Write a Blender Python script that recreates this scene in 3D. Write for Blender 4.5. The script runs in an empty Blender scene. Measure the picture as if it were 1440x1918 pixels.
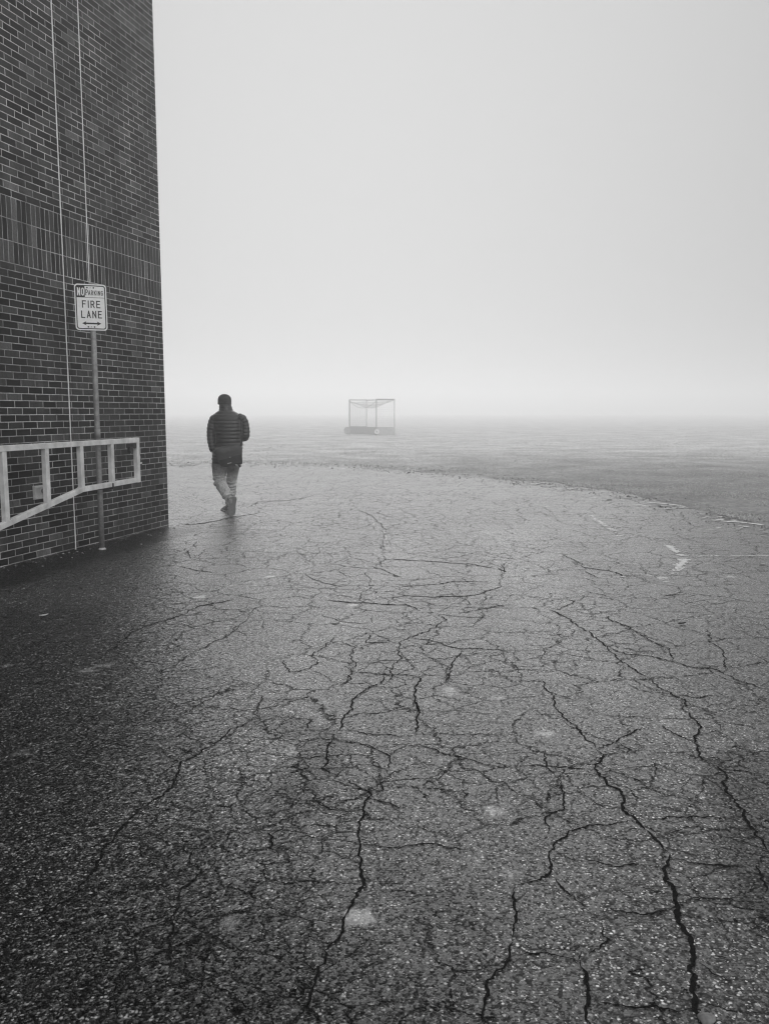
import bpy, bmesh, math, random
import numpy as np
from mathutils import Vector, Matrix, noise as mnoise
random.seed(7)
rng = np.random.default_rng(7)
scene = bpy.context.scene
COL = scene.collection
R = math.radians

# ------------------------------------------------------------------ camera
CAM_H = 1.47
F = 1560.0            # focal length in pixels of the 1440 wide photograph
PITCH = R(6.9)
cam_d = bpy.data.cameras.new("camera")
cam = bpy.data.objects.new("camera", cam_d)
COL.objects.link(cam)
cam.location = (0, 0, CAM_H)
cam.rotation_euler = (math.pi / 2 - PITCH, 0, 0)
cam_d.sensor_fit = 'HORIZONTAL'
cam_d.sensor_width = 36.0
cam_d.lens = 36.0 * F / 1440.0
cam_d.clip_start = 0.05
cam_d.clip_end = 2000
scene.camera = cam

UPV = Vector((0, math.sin(PITCH), math.cos(PITCH)))
FWD = Vector((0, math.cos(PITCH), -math.sin(PITCH)))
CO = Vector((0, 0, CAM_H))


def ray(px, py):
    return Vector((1, 0, 0)) * ((px - 720) / F) + UPV * (-(py - 959) / F) + FWD


def G(px, py, z=0.0):
    d = ray(px, py)
    return CO + d * ((z - CAM_H) / d.z)


def Yp(px, py, y):
    d = ray(px, py)
    return CO + d * (y / d.y)


def plane_hit(px, py, p0, n):
    d = ray(px, py)
    return CO + d * ((p0 - CO).dot(n) / d.dot(n))


# ------------------------------------------------------------------ mesh builder
class MB:
    def __init__(s):
        s.v = []; s.f = []; s.m = []; s.uv = {}

    def add(s, verts, faces, mi=0, uvs=None):
        o = len(s.v)
        s.v.extend([Vector(p) for p in verts])
        for k, f in enumerate(faces):
            if uvs is not None:
                s.uv[len(s.f)] = uvs[k]
            s.f.append(tuple(i + o for i in f)); s.m.append(mi)
        return o

    def box(s, c, size, ax=None, mi=0):
        c = Vector(c); hx, hy, hz = [q / 2 for q in size]
        X, Y, Z = ax if ax else (Vector((1, 0, 0)), Vector((0, 1, 0)), Vector((0, 0, 1)))
        vs = [c + X * (a * hx) + Y * (b * hy) + Z * (d * hz) for a in (-1, 1) for b in (-1, 1) for d in (-1, 1)]
        s.add(vs, [(0, 1, 3, 2), (4, 6, 7, 5), (0, 4, 5, 1), (2, 3, 7, 6), (0, 2, 6, 4), (1, 5, 7, 3)], mi)

    def bar(s, a, b, wn, hu, n, mi=0, mitre=None):
        """square tube from a to b, depth wn along n, height hu"""
        a = Vector(a); b = Vector(b); t = (b - a).normalized(); n = Vector(n).normalized()
        u = t.cross(n).normalized()
        s.box((a + b) / 2, ((b - a).length, wn, hu), (t, n, u), mi)

    def tube(s, pts, rad, n=12, caps=True, mi=0, sup=2.0, ref=(1, 0, 0), flat=False):
        pts = [Vector(p) for p in pts]
        N = len(pts); rings = []
        ref = Vector(ref)
        for i, p in enumerate(pts):
            t = (pts[min(i + 1, N - 1)] - pts[max(i - 1, 0)]).normalized()
            if flat:
                t = Vector((0, 0, 1 if t.z > 0 else -1))
            u = ref - t * ref.dot(t)
            if u.length < 1e-3:
                u = Vector((0, 1, 0)) - t * t.y
            u.normalize(); w = t.cross(u)
            r = rad[i] if isinstance(rad, (list, tuple)) else rad
            ra, rb = r if isinstance(r, (list, tuple)) else (r, r)
            ring = []
            for k in range(n):
                a = 2 * math.pi * k / n
                ca, sa = math.cos(a), math.sin(a)
                if sup != 2.0:
                    ca = math.copysign(abs(ca) ** (2 / sup), ca); sa = math.copysign(abs(sa) ** (2 / sup), sa)
                ring.append(p + u * (ra * ca) + w * (rb * sa))
            rings.append(ring)
        o = len(s.v)
        for r_ in rings:
            s.v.extend(r_)
        for i in range(N - 1):
            for k in range(n):
                k2 = (k + 1) % n
                s.f.append((o + i * n + k, o + i * n + k2, o + (i + 1) * n + k2, o + (i + 1) * n + k)); s.m.append(mi)
        if caps:
            s.f.append(tuple(o + k for k in reversed(range(n)))); s.m.append(mi)
            s.f.append(tuple(o + (N - 1) * n + k for k in range(n))); s.m.append(mi)

    def ball(s, c, r, n=12, m=8, mi=0, ax=None):
        c = Vector(c)
        rx, ry, rz = r if isinstance(r, (tuple, list)) else (r, r, r)
        X, Y, Z = ax if ax else (Vector((1, 0, 0)), Vector((0, 1, 0)), Vector((0, 0, 1)))
        vs = [c - Z * rz]
        for j in range(1, m):
            th = math.pi * j / m - math.pi / 2
            for k in range(n):
                a = 2 * math.pi * k / n
                vs.append(c + X * (rx * math.cos(th) * math.cos(a)) + Y * (ry * math.cos(th) * math.sin(a)) + Z * (rz * math.sin(th)))
        vs.append(c + Z * rz)
        fs = [(0, 1 + (k + 1) % n, 1 + k) for k in range(n)]
        for j in range(m - 2):
            for k in range(n):
                k2 = (k + 1) % n
                fs.append((1 + j * n + k, 1 + j * n + k2, 1 + (j + 1) * n + k2, 1 + (j + 1) * n + k))
        b = 1 + (m - 2) * n
        fs += [(b + k, b + (k + 1) % n, len(vs) - 1) for k in range(n)]
        s.add(vs, fs, mi)

    def prism(s, poly, d, mi=0):
        """poly: list of Vectors (planar), extruded by vector d"""
        n = len(poly); d = Vector(d)
        vs = list(poly) + [Vector(p) + d for p in poly]
        fs = [tuple(reversed(range(n))), tuple(range(n, 2 * n))] + [(k, (k + 1) % n, n + (k + 1) % n, n + k) for k in range(n)]
        s.add(vs, fs, mi)

    def mesh(s, name, origin=Vector()):
        me = bpy.data.meshes.new(name)
        me.from_pydata([tuple(p - origin) for p in s.v], [], s.f)
        for i, p in enumerate(me.polygons):
            p.material_index = s.m[i]
        if s.uv:
            l = me.uv_layers.new(name="UVMap")
            for fi, uv in s.uv.items():
                for li, q in zip(me.polygons[fi].loop_indices, uv):
                    l.data[li].uv = q
        me.update()
        return me

    def build(s, name, mats, parent=None, origin=None, smooth=False, bevel=0.0, recalc=True, remesh=0.0, sm_iter=0):
        base = Vector(origin) if origin is not None else world_loc(parent)
        me = s.mesh(name, base)
        if recalc:
            bm = bmesh.new(); bm.from_mesh(me); bmesh.ops.recalc_face_normals(bm, faces=bm.faces); bm.to_mesh(me); bm.free()
        if remesh:
            me = remeshed(me, remesh, sm_iter)
        o = bpy.data.objects.new(name, me)
        COL.objects.link(o)
        for m in (mats if isinstance(mats, (list, tuple)) else [mats]):
            me.materials.append(m)
        if parent is not None:
            o.parent = parent
        o.location = base - world_loc(parent)
        if smooth:
            me.polygons.foreach_set("use_smooth", [True] * len(me.polygons))
        if bevel:
            b = o.modifiers.new("bevel", 'BEVEL'); b.width = bevel; b.segments = 2; b.limit_method = 'ANGLE'
            b.angle_limit = R(40)
        return o


def remeshed(me, vox, sm_iter):
    t = bpy.data.objects.new("tmp", me); COL.objects.link(t)
    r = t.modifiers.new("r", 'REMESH'); r.mode = 'VOXEL'; r.voxel_size = vox
    if sm_iter:
        q = t.modifiers.new("s", 'SMOOTH'); q.factor = 0.5; q.iterations = sm_iter
    dg = bpy.context.evaluated_depsgraph_get(); dg.update()
    nm = bpy.data.meshes.new_from_object(t.evaluated_get(dg))
    nm.name = me.name
    bpy.data.objects.remove(t); bpy.data.meshes.remove(me)
    return nm


def world_loc(o):
    v = Vector()
    while o is not None:
        v = v + o.location; o = o.parent
    return v


def thing(name, loc, label, cat, group=None):
    o = bpy.data.objects.new(name, None); COL.objects.link(o); o.location = loc
    o.empty_display_size = 0.1
    return tag(o, label, cat, group)


def tag(o, label, cat, group=None):
    o["label"] = label; o["category"] = cat
    if group:
        o["group"] = group
    return o


def catmull(pts, step_n):
    """pts: list of equal-length tuples -> smooth interpolation, step_n per span"""
    P = [np.array(p, float) for p in pts]
    P = [2 * P[0] - P[1]] + P + [2 * P[-1] - P[-2]]
    out = []
    for i in range(1, len(P) - 2):
        for k in range(step_n):
            t = k / step_n
            a, b, c, d = P[i - 1], P[i], P[i + 1], P[i + 2]
            out.append(0.5 * (2 * b + (c - a) * t + (2 * a - 5 * b + 4 * c - d) * t * t + (3 * b - a - 3 * c + d) * t ** 3))
    out.append(P[-2])
    return out


# ------------------------------------------------------------------ materials
def nt(name):
    m = bpy.data.materials.new(name); m.use_nodes = True
    t = m.node_tree
    b = t.nodes["Principled BSDF"]
    return m, t, b


def N(t, kind, **kw):
    n = t.nodes.new(kind)
    for k, v in kw.items():
        if k in n.inputs:
            n.inputs[k].default_value = v
        else:
            setattr(n, k, v)
    return n


def L(t, a, b):
    t.links.new(a, b)


def ramp(t, fac, stops, interp='LINEAR'):
    n = t.nodes.new("ShaderNodeValToRGB"); n.color_ramp.interpolation = interp
    e = n.color_ramp.elements
    while len(e) < len(stops):
        e.new(0.5)
    for q, (p, c) in zip(e, stops):
        q.position = p; q.color = (c, c, c, 1)
    if fac is not None:
        L(t, fac, n.inputs[0])
    return n


def math_(t, op, a, b=None, c=None, clamp=False):
    n = t.nodes.new("ShaderNodeMath"); n.operation = op; n.use_clamp = clamp
    for i, x in enumerate((a, b, c)):
        if x is None:
            continue
        if isinstance(x, (int, float)):
            n.inputs[i].default_value = x
        else:
            L(t, x, n.inputs[i])
    return n.outputs[0]


def maprange(t, x, a, b, c=0.0, d=1.0, smooth=True):
    n = t.nodes.new("ShaderNodeMapRange")
    n.interpolation_type = 'SMOOTHSTEP' if smooth else 'LINEAR'
    L(t, x, n.inputs[0])
    for i, v in zip((1, 2, 3, 4), (a, b, c, d)):
        n.inputs[i].default_value = v
    return n.outputs[0]


def mixv(t, f, a, b):
    n = t.nodes.new("ShaderNodeMix"); n.data_type = 'FLOAT'
    for i, x in zip((0, 2, 3), (f, a, b)):
        if isinstance(x, (int, float)):
            n.inputs[i].default_value = x
        else:
            L(t, x, n.inputs[i])
    return n.outputs[0]


def simple(name, lo, hi, scale=8.0, rough=0.6, spec=0.5, metal=0.0, bump=0.0, bscale=60.0, detail=5.0, bdist=0.01):
    m, t, b = nt(name)
    tc = N(t, "ShaderNodeTexCoord")
    n = N(t, "ShaderNodeTexNoise", Scale=scale, Detail=detail, Roughness=0.6)
    L(t, tc.outputs["Object"], n.inputs["Vector"])
    r = ramp(t, n.outputs["Fac"], [(0.3, lo), (0.7, hi)])
    L(t, r.outputs[0], b.inputs["Base Color"])
    b.inputs["Roughness"].default_value = rough
    b.inputs["Specular IOR Level"].default_value = spec
    b.inputs["Metallic"].default_value = metal
    if bump:
        n2 = N(t, "ShaderNodeTexNoise", Scale=bscale, Detail=4.0)
        L(t, tc.outputs["Object"], n2.inputs["Vector"])
        bp = N(t, "ShaderNodeBump", Strength=bump, Distance=bdist)
        L(t, n2.outputs["Fac"], bp.inputs["Height"]); L(t, bp.outputs[0], b.inputs["Normal"])
    return m

# ------------------------------------------------------------------ world, sun, air
SKY_BACK = 0.92
SKY_BASE, SKY_GLOW, SKY_POW, SUN_E, HAZE_G = 0.085, 0.310, 2.1, 0.60, 0.6
SUN_EL, SUN_AZ = R(20), R(-4)      # a veiled sun low ahead of us, deep in the fog
HAZE_DENSITY = 0.009
w = bpy.data.worlds.new("World"); scene.world = w; w.use_nodes = True
t = w.node_tree; t.nodes.clear()
out = N(t, "ShaderNodeOutputWorld"); bg = N(t, "ShaderNodeBackground", Strength=0.1)
sky = N(t, "ShaderNodeTexSky"); sky.sky_type = 'NISHITA'; sky.sun_disc = False
sky.sun_elevation = SUN_EL; sky.sun_rotation = SUN_AZ; sky.air_density = 1.5; sky.dust_density = 6.0; sky.ozone_density = 1.0
bw = N(t, "ShaderNodeRGBToBW"); L(t, sky.outputs[0], bw.inputs[0])
sdir = Vector((math.sin(SUN_AZ) * math.cos(SUN_EL), math.cos(SUN_AZ) * math.cos(SUN_EL), math.sin(SUN_EL)))
# a fog bank over open ground: a little brighter ahead, over the field, than overhead
tc = N(t, "ShaderNodeTexCoord")
dp = N(t, "ShaderNodeVectorMath"); dp.operation = 'DOT_PRODUCT'; L(t, tc.outputs["Generated"], dp.inputs[0]); dp.inputs[1].default_value = Vector((-.10, .92, .36)).normalized()
glow = math_(t, 'POWER', math_(t, 'MAXIMUM', dp.outputs["Value"], 0.0), SKY_POW)
lid = math_(t, 'MULTIPLY_ADD', glow, SKY_GLOW * 10, SKY_BASE * 10)
# brighter sky behind the camera, added to light the sign, gate and jeans
dq = N(t, "ShaderNodeVectorMath"); dq.operation = 'DOT_PRODUCT'; L(t, tc.outputs["Generated"], dq.inputs[0]); dq.inputs[1].default_value = Vector((.40, -.78, .48)).normalized()
lid = math_(t, 'MULTIPLY_ADD', math_(t, 'POWER', math_(t, 'MAXIMUM', dq.outputs["Value"], 0.0), 1.5), SKY_BACK * 10, lid)
mixf = mixv(t, 0.97, math_(t, 'MINIMUM', bw.outputs[0], 6.0), lid)
L(t, mixf, bg.inputs[0]); L(t, bg.outputs[0], out.inputs[0])

sun_d = bpy.data.lights.new("sun", 'SUN'); sun_d.energy = SUN_E; sun_d.angle = R(50); sun_d.color = (1, 1, 1)
sun = bpy.data.objects.new("sun", sun_d); COL.objects.link(sun)
sun.rotation_euler = sdir.to_track_quat('Z', 'Y').to_euler(); sun.location = (0, 0, 30)

mh = bpy.data.materials.new("haze_air"); mh.use_nodes = True
t = mh.node_tree; t.nodes.clear()
out = N(t, "ShaderNodeOutputMaterial"); pv = N(t, "ShaderNodeVolumePrincipled")
pv.inputs["Color"].default_value = (0.99, 0.99, 0.99, 1); pv.inputs["Density"].default_value = HAZE_DENSITY
pv.inputs["Anisotropy"].default_value = HAZE_G
L(t, pv.outputs[0], out.inputs["Volume"])
mb = MB(); mb.box((0, 0, 4.3), (860, 860, 10.6))
haze = mb.build("haze", mh); haze["kind"] = "stuff"

scene.view_settings.view_transform = 'Standard'; scene.view_settings.look = 'None'
scene.view_settings.exposure = 0.76; scene.view_settings.gamma = 1.0
scene.cycles.max_bounces = 10; scene.cycles.volume_bounces = 6; scene.cycles.use_denoising = True
scene.cycles.diffuse_bounces = 3; scene.cycles.glossy_bounces = 3
scene.cycles.filter_width = 1.2

# ------------------------------------------------------------------ the wall's frame
WC = G(316, 985)
wd = ray(1165, 770); wd.z = 0; wd.normalize()          # along the wall, away from the camera
wn = Vector((wd.y, -wd.x, 0))                           # out of the wall, to the right
ZV = Vector((0, 0, 1))


def wall_uz(px, py, off=0.0):
    p = plane_hit(px, py, WC + wn * off, wn)
    return -(p - WC).dot(wd), p.z


def wall_p(u, z, off=0.0):
    return WC - wd * u + wn * off + ZV * z


U1 = wall_uz(142, 1030)[0]
U2 = wall_uz(187, 1013)[0]
ZB = wall_uz(300, 560)[1]           # foot of the three soldier courses
ZT = ZB + 3 * 0.2032
print("wall corner", WC, "dir", wd, "U1", U1, "U2", U2, "ZB", ZB, wall_uz(298, 464)[1])


def brick_mat(name, soldier):
    m, t, b = nt(name)
    uvn = N(t, "ShaderNodeUVMap"); uvn.uv_map = "UVMap"
    tc = N(t, "ShaderNodeTexCoord")
    # hand-laid joints wander a millimetre or two
    wob = N(t, "ShaderNodeTexNoise", Scale=9.0, Detail=3.0); L(t, tc.outputs["Object"], wob.inputs["Vector"])
    sub = N(t, "ShaderNodeVectorMath"); sub.operation = 'SUBTRACT'; L(t, wob.outputs["Color"], sub.inputs[0]); sub.inputs[1].default_value = (.5, .5, .5)
    sc = N(t, "ShaderNodeVectorMath"); sc.operation = 'SCALE'; L(t, sub.outputs[0], sc.inputs[0]); sc.inputs["Scale"].default_value = 0.005
    ad = N(t, "ShaderNodeVectorMath"); ad.operation = 'ADD'; L(t, uvn.outputs[0], ad.inputs[0]); L(t, sc.outputs[0], ad.inputs[1])
    br = N(t, "ShaderNodeTexBrick"); L(t, ad.outputs[0], br.inputs["Vector"])
    br.offset = 0.0 if soldier else 0.5; br.offset_frequency = 2; br.squash = 1.0
    for k, v in (("Scale", 1.0), ("Mortar Size", 0.0045), ("Mortar Smooth", 0.25), ("Bias", 0.0), ("Brick Width", 0.2032), ("Row Height", 0.0677)):
        br.inputs[k].default_value = v
    br.inputs["Color1"].default_value = (0.0, 0, 0, 1); br.inputs["Color2"].default_value = (1, 1, 1, 1); br.inputs["Mortar"].default_value = (.5, .5, .5, 1)
    bwn = N(t, "ShaderNodeRGBToBW"); L(t, br.outputs["Color"], bwn.inputs[0])
    tone = ramp(t, bwn.outputs[0], [(0.0, 0.003), (0.12, 0.008), (0.4, 0.026), (0.75, 0.046), (0.93, 0.075), (1.0, 0.14)])
    # fired face: fine grain, darker flashes, pale bloom in patches
    g = N(t, "ShaderNodeTexNoise", Scale=55.0, Detail=6.0, Roughness=0.7); L(t, tc.outputs["Object"], g.inputs["Vector"])
    gr = ramp(t, g.outputs["Fac"], [(0.3, 0.6), (0.7, 1.35)])
    col = math_(t, 'MULTIPLY', tone.outputs[0], gr.outputs[0])
    bl = N(t, "ShaderNodeTexNoise", Scale=1.3, Detail=7.0, Roughness=0.65); L(t, tc.outputs["Object"], bl.inputs["Vector"])
    bloom = maprange(t, bl.outputs["Fac"], 0.62, 0.8)
    col = math_(t, 'MULTIPLY_ADD', bloom, 0.05, col)
    mo = N(t, "ShaderNodeTexNoise", Scale=14.0, Detail=6.0, Roughness=0.7); L(t, tc.outputs["Object"], mo.inputs["Vector"])
    mcol = ramp(t, mo.outputs["Fac"], [(0.28, 0.26), (0.5, 0.52), (0.72, 0.70)])
    mpatch = N(t, "ShaderNodeTexNoise", Scale=2.2, Detail=4.0); L(t, tc.outputs["Object"], mpatch.inputs["Vector"])
    mc = math_(t, 'MULTIPLY', mcol.outputs[0], ramp(t, mpatch.outputs["Fac"], [(0.3, 0.40), (0.65, 1.15)]).outputs[0])
    # damp streaks down the face
    mp = N(t, "ShaderNodeMapping"); mp.inputs["Scale"].default_value = (2.6, 2.6, 0.16); L(t, tc.outputs["Object"], mp.inputs[0])
    sk = N(t, "ShaderNodeTexNoise", Scale=1.6, Detail=7.0, Roughness=0.65); L(t, mp.outputs[0], sk.inputs["Vector"])
    streak = ramp(t, sk.outputs["Fac"], [(0.35, 0.45), (0.6, 1.15)]).outputs[0]
    col = math_(t, 'MULTIPLY', col, streak); mc = math_(t, 'MULTIPLY', mc, math_(t, 'MULTIPLY_ADD', streak, 0.6, 0.4))
    final = mixv(t, br.outputs["Fac"], col, mc)
    L(t, final, b.inputs["Base Color"])
    b.inputs["Roughness"].default_value = 0.75; b.inputs["Specular IOR Level"].default_value = 0.25
    hgt = math_(t, 'MULTIPLY_ADD', br.outputs["Fac"], -1.0, math_(t, 'MULTIPLY', g.outputs["Fac"], 0.25))
    bp = N(t, "ShaderNodeBump", Strength=0.7, Distance=0.006); L(t, hgt, bp.inputs["Height"]); L(t, bp.outputs[0], b.inputs["Normal"])
    return m


M_STR = brick_mat("brick_running_bond", False)
M_SOL = brick_mat("brick_soldier_course", True)
M_CAULK = simple("sealant", 0.7, 0.85, scale=30, rough=0.6, spec=0.2)
M_CAP = simple("coping_metal", 0.12, 0.18, rough=0.4)
M_ROOF = simple("roof_membrane", 0.08, 0.12, rough=0.9)

bld = thing("brick_building", WC, "tall dark brick building with pale mortar lines and two white vertical joints", "building")
BL, BD, BH = 27.0, 13.0, 8.9
mb = MB()
JW = 0.006


def wall_face(u0, u1, z0, z1, uo, soldier):
    vs = [wall_p(u1, z0), wall_p(u0, z0), wall_p(u0, z1), wall_p(u1, z1)]
    if soldier:
        q = [(z0 - ZB, -u1 + uo), (z0 - ZB, -u0 + uo), (z1 - ZB, -u0 + uo), (z1 - ZB, -u1 + uo)]
    else:
        q = [(-u1 + uo, z0 - ZB), (-u0 + uo, z0 - ZB), (-u0 + uo, z1 - ZB), (-u1 + uo, z1 - ZB)]
    mb.add(vs, [(0, 1, 2, 3)], 1 if soldier else 0, [q])


for (a, b_, uo) in ((0.0, U2 - JW, 20.005), (U2 + JW, U1 - JW, 20.06), (U1 + JW, BL, 20.0 + 0.11)):
    for z0, z1, s_ in ((-0.3, ZB, False), (ZB, ZT, True), (ZT, BH, False)):
        wall_face(a, b_, z0, z1, uo, s_)
# the far end, the back and the near end
e0, e1 = WC, WC - wn * BD
f0, f1 = WC - wd * BL, WC - wd * BL - wn * BD


def flat_wall(p, q, z0, z1, s_):
    Lw = (q - p).length
    vs = [p + ZV * z0, q + ZV * z0, q + ZV * z1, p + ZV * z1]
    uv = [(0 + 20.1, z0 - ZB), (Lw + 20.1, z0 - ZB), (Lw + 20.1, z1 - ZB), (20.1, z1 - ZB)]
    if s_:
        uv = [(b2, a2) for a2, b2 in uv]
    mb.add(vs, [(0, 1, 2, 3)], 1 if s_ else 0, [uv])


for p, q in ((e0, e1), (e1, f1), (f1, f0)):
    for z0, z1, s_ in ((-0.3, ZB, False), (ZB, ZT, True), (ZT, BH, False)):
        flat_wall(p, q, z0, z1, s_)
wall = mb.build("wall", [M_STR, M_SOL], bld, recalc=False)
for UJ, zb in ((U1, -0.02), (U2, -0.02)):
    mb = MB()
    zs = np.linspace(zb, BH, 60)
    for i in range(len(zs) - 1):        # a hand-tooled bead, a little uneven
        a, c = zs[i], zs[i + 1]
        w0 = JW * (1.15 + 0.25 * math.sin(i * 1.7) * math.sin(i * 0.6)); w1 = JW * (1.15 + 0.25 * math.sin((i + 1) * 1.7) * math.sin((i + 1) * 0.6))
        mb.add([wall_p(UJ + w0, a, .003), wall_p(UJ - w0, a, .003), wall_p(UJ - w1, c, .003), wall_p(UJ + w1, c, .003)], [(0, 1, 2, 3)])
        mb.add([wall_p(UJ + w0, a, -.02), wall_p(UJ + w0, a, .003), wall_p(UJ + w1, c, .003), wall_p(UJ + w1, c, -.02)], [(0, 1, 2, 3)])
        mb.add([wall_p(UJ - w0, a, .003), wall_p(UJ - w0, a, -.02), wall_p(UJ - w1, c, -.02), wall_p(UJ - w1, c, .003)], [(0, 1, 2, 3)])
    mb.build("control_joint", M_CAULK, bld, recalc=False)
mb = MB()
mb.prism([WC + wd * .04 + wn * .04 + ZV * BH, WC + wd * .04 - wn * (BD + .04) + ZV * BH, WC - wd * (BL + .04) - wn * (BD + .04) + ZV * BH, WC - wd * (BL + .04) + wn * .04 + ZV * BH], (0, 0, 0.14))
mb.build("roof", M_CAP, bld)

# recessed metal service plate behind the gate
M_PLATE = simple("galvanised_plate", 0.30, 0.55, scale=14, rough=0.5, spec=0.5)
M_BLACK = simple("black_rubber", 0.008, 0.016, rough=0.6)
ua, za = wall_uz(61.5, 936); ub, zb_ = wall_uz(88, 907)
mb = MB(); uc, zc = (ua + ub) / 2, (za + zb_) / 2; hw, hh = abs(ua - ub) / 2, abs(zb_ - za) / 2
AX = (wd, wn, ZV)
mb.box(wall_p(uc, zc, .012), (2 * hw, .022, 2 * hh), AX)
pl = mb.build("service_plate", M_PLATE, bld, bevel=.003)
mb = MB()
for du, dz, a, b_ in ((0, hh - .012, 2 * hw, .02), (0, -hh + .012, 2 * hw, .02), (hw - .01, 0, .018, 2 * hh - .05), (-hw + .01, 0, .018, 2 * hh - .05)):
    mb.box(wall_p(uc + du, zc + dz, .029), (a, .012, b_), AX)
mb.build("rim", M_PLATE, pl, bevel=.002)
mb = MB(); mb.tube([wall_p(uc - .01, zc + .01, .02), wall_p(uc - .01, zc + .01, .06)], .022, 14, ref=(0, 0, 1))
mb.box(wall_p(uc - .01, zc + .01, .066), (.05, .014, .018), AX)
mb.build("valve", simple("brass_dull", 0.12, 0.25, rough=0.4, metal=0.6), pl, bevel=.002)
mb = MB(); mb.tube([wall_p(uc - .012, zc - .055, .02), wall_p(uc - .012, zc - .055, .034)], .013, 10, ref=(0, 0, 1))
mb.build("outlet", M_BLACK, pl)

# ------------------------------------------------------------------ asphalt
EDGE_PX = [(317, 871), (390, 868), (467, 867.5), (592, 871), (655, 873), (717, 877), (800, 884), (850, 889), (889, 892), (978, 900), (1067, 911), (1125, 918), (1178, 925), (1230, 937), (1280, 949), (1350, 965), (1427, 984)]
edge = [G(*p) for p in EDGE_PX]
edge = [Vector((-400, 27.5, 0)), Vector((-60, 25.5, 0)), Vector((-20, 24.0, 0)), Vector((-10, 23.6, 0))] + edge
l = edge[-1]
edge += [l + Vector((1.0, -1.6, 0)), l + Vector((2.6, -4.6, 0)), l + Vector((5.5, -9.5, 0)), l + Vector((14, -20, 0)), l + Vector((60, -60, 0)), l + Vector((390, -380, 0))]

# worn patches, wheel tracks and stains: where the surface itself differs (weights per vertex)
STAINS = [  # centre px, half length px along x, half height px, strength
    (164, 1257, 18, 5, 1.0), (198, 1247, 15, 4, .9), (375, 1118, 12, 3, 1.0), (505, 1079, 9, 2.5, .8), (660, 1134, 11, 3, .9), (843, 1295, 17, 9, .8),
    (670, 1719, 24, 14, 1.0), (932, 1308, 14, 6, .6), (802, 1318, 10, 6, .55), (270, 1492, 28, 12, .55), (552, 1400, 16, 20, .6), (10, 1248, 12, 4, .7),
    (40, 1408, 18, 6, .5), (430, 1727, 12, 7, .7), (1020, 1376, 9, 5, .8), (924, 1518, 10, 4, .8), (955, 1638, 9, 6, .6), (890, 1612, 14, 10, .5),
    (897, 1200, 20, 5, .5), (1255, 1350, 40, 22, .4), (1265, 1332, 22, 14, .4), (430, 1096, 12, 4, .6), (478, 1095, 8, 3, .6), (545, 1213, 14, 5, .4),
    (1240, 1082, 8, 2, 1.0), (1370, 1081, 7, 2, 1.0), (1210, 1077, 12, 2, .8), (1250, 1090, 10, 1.6, .8)]
TRACKS = [  # polylines of px, half width in m, strength
    ([(960, 1000), (985, 1080), (1050, 1150), (1150, 1250), (1250, 1370), (1330, 1500)], 0.42, .75),
    ([(1000, 1150), (1060, 1250), (1120, 1400), (1160, 1600), (1180, 1800)], 0.30, .45),
    ([(760, 1010), (700, 1140), (560, 1270), (420, 1400), (280, 1500), (150, 1620)], 0.33, .5),
    ([(1180, 1010), (1300, 1060), (1430, 1140)], 0.5, .25)]
xs = np.concatenate([[-420, -120, -40, -20, -12], np.arange(-7.5, 7.51, 0.05), [9, 12, 16, 24, 45, 120, 420]])
ys = np.concatenate([[-420, -120, -40, -15, -6, -2], np.arange(0.6, 13.0, 0.05), np.arange(13.0, 26, 0.12), [27, 30, 45, 90, 200, 420]])
X, Y = np.meshgrid(xs, ys)
wear = np.zeros_like(X)
for px, py, a, h, s in STAINS:
    c = G(px, py); ax_ = abs(G(px + a, py).x - c.x); ay_ = abs(G(px, py + h).y - G(px, py - h).y) / 2
    ax_ = max(ax_, .05); ay_ = max(ay_, .05)
    d = np.sqrt(((X - c.x) / ax_) ** 2 + ((Y - c.y) / ay_) ** 2)
    wear = np.maximum(wear, s * np.clip(1.5 - d, 0, 1))
track = np.zeros_like(X)
for pl_, hw_, s in TRACKS:
    pts = [G(*p) for p in pl_]
    for a, b_ in zip(pts[:-1], pts[1:]):
        dx, dy = b_.x - a.x, b_.y - a.y
        q = np.clip(((X - a.x) * dx + (Y - a.y) * dy) / (dx * dx + dy * dy), 0, 1)
        d = np.hypot(X - a.x - q * dx, Y - a.y - q * dy)
        track = np.maximum(track, s * np.clip(1.3 - d / hw_ , 0, 1))
TAR_SHADE = [([(1352, 1450), (1392, 1530), (1425, 1620), (1445, 1720)], .10, 1.0), ([(1420, 1440), (1460, 1520), (1480, 1640)], .22, .8), ([(500, 1350), (560, 1372), (620, 1400), (560, 1470), (540, 1520)], .13, .8),  # dark patches, plus shade painted over the near left and foreground
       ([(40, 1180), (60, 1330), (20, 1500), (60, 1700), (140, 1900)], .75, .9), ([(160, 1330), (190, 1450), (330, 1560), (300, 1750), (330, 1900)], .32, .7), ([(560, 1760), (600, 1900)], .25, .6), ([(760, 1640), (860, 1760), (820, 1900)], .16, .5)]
tar_shade = np.zeros_like(X)
for pl_, hw_, s in TAR_SHADE:
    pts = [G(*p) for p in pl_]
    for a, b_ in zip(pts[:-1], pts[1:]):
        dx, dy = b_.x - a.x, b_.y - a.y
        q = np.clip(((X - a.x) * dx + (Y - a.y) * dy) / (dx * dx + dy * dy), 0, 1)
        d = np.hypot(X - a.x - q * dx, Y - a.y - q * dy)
        tar_shade = np.maximum(tar_shade, s * np.clip(1.5 - d / hw_, 0, 1))
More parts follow.
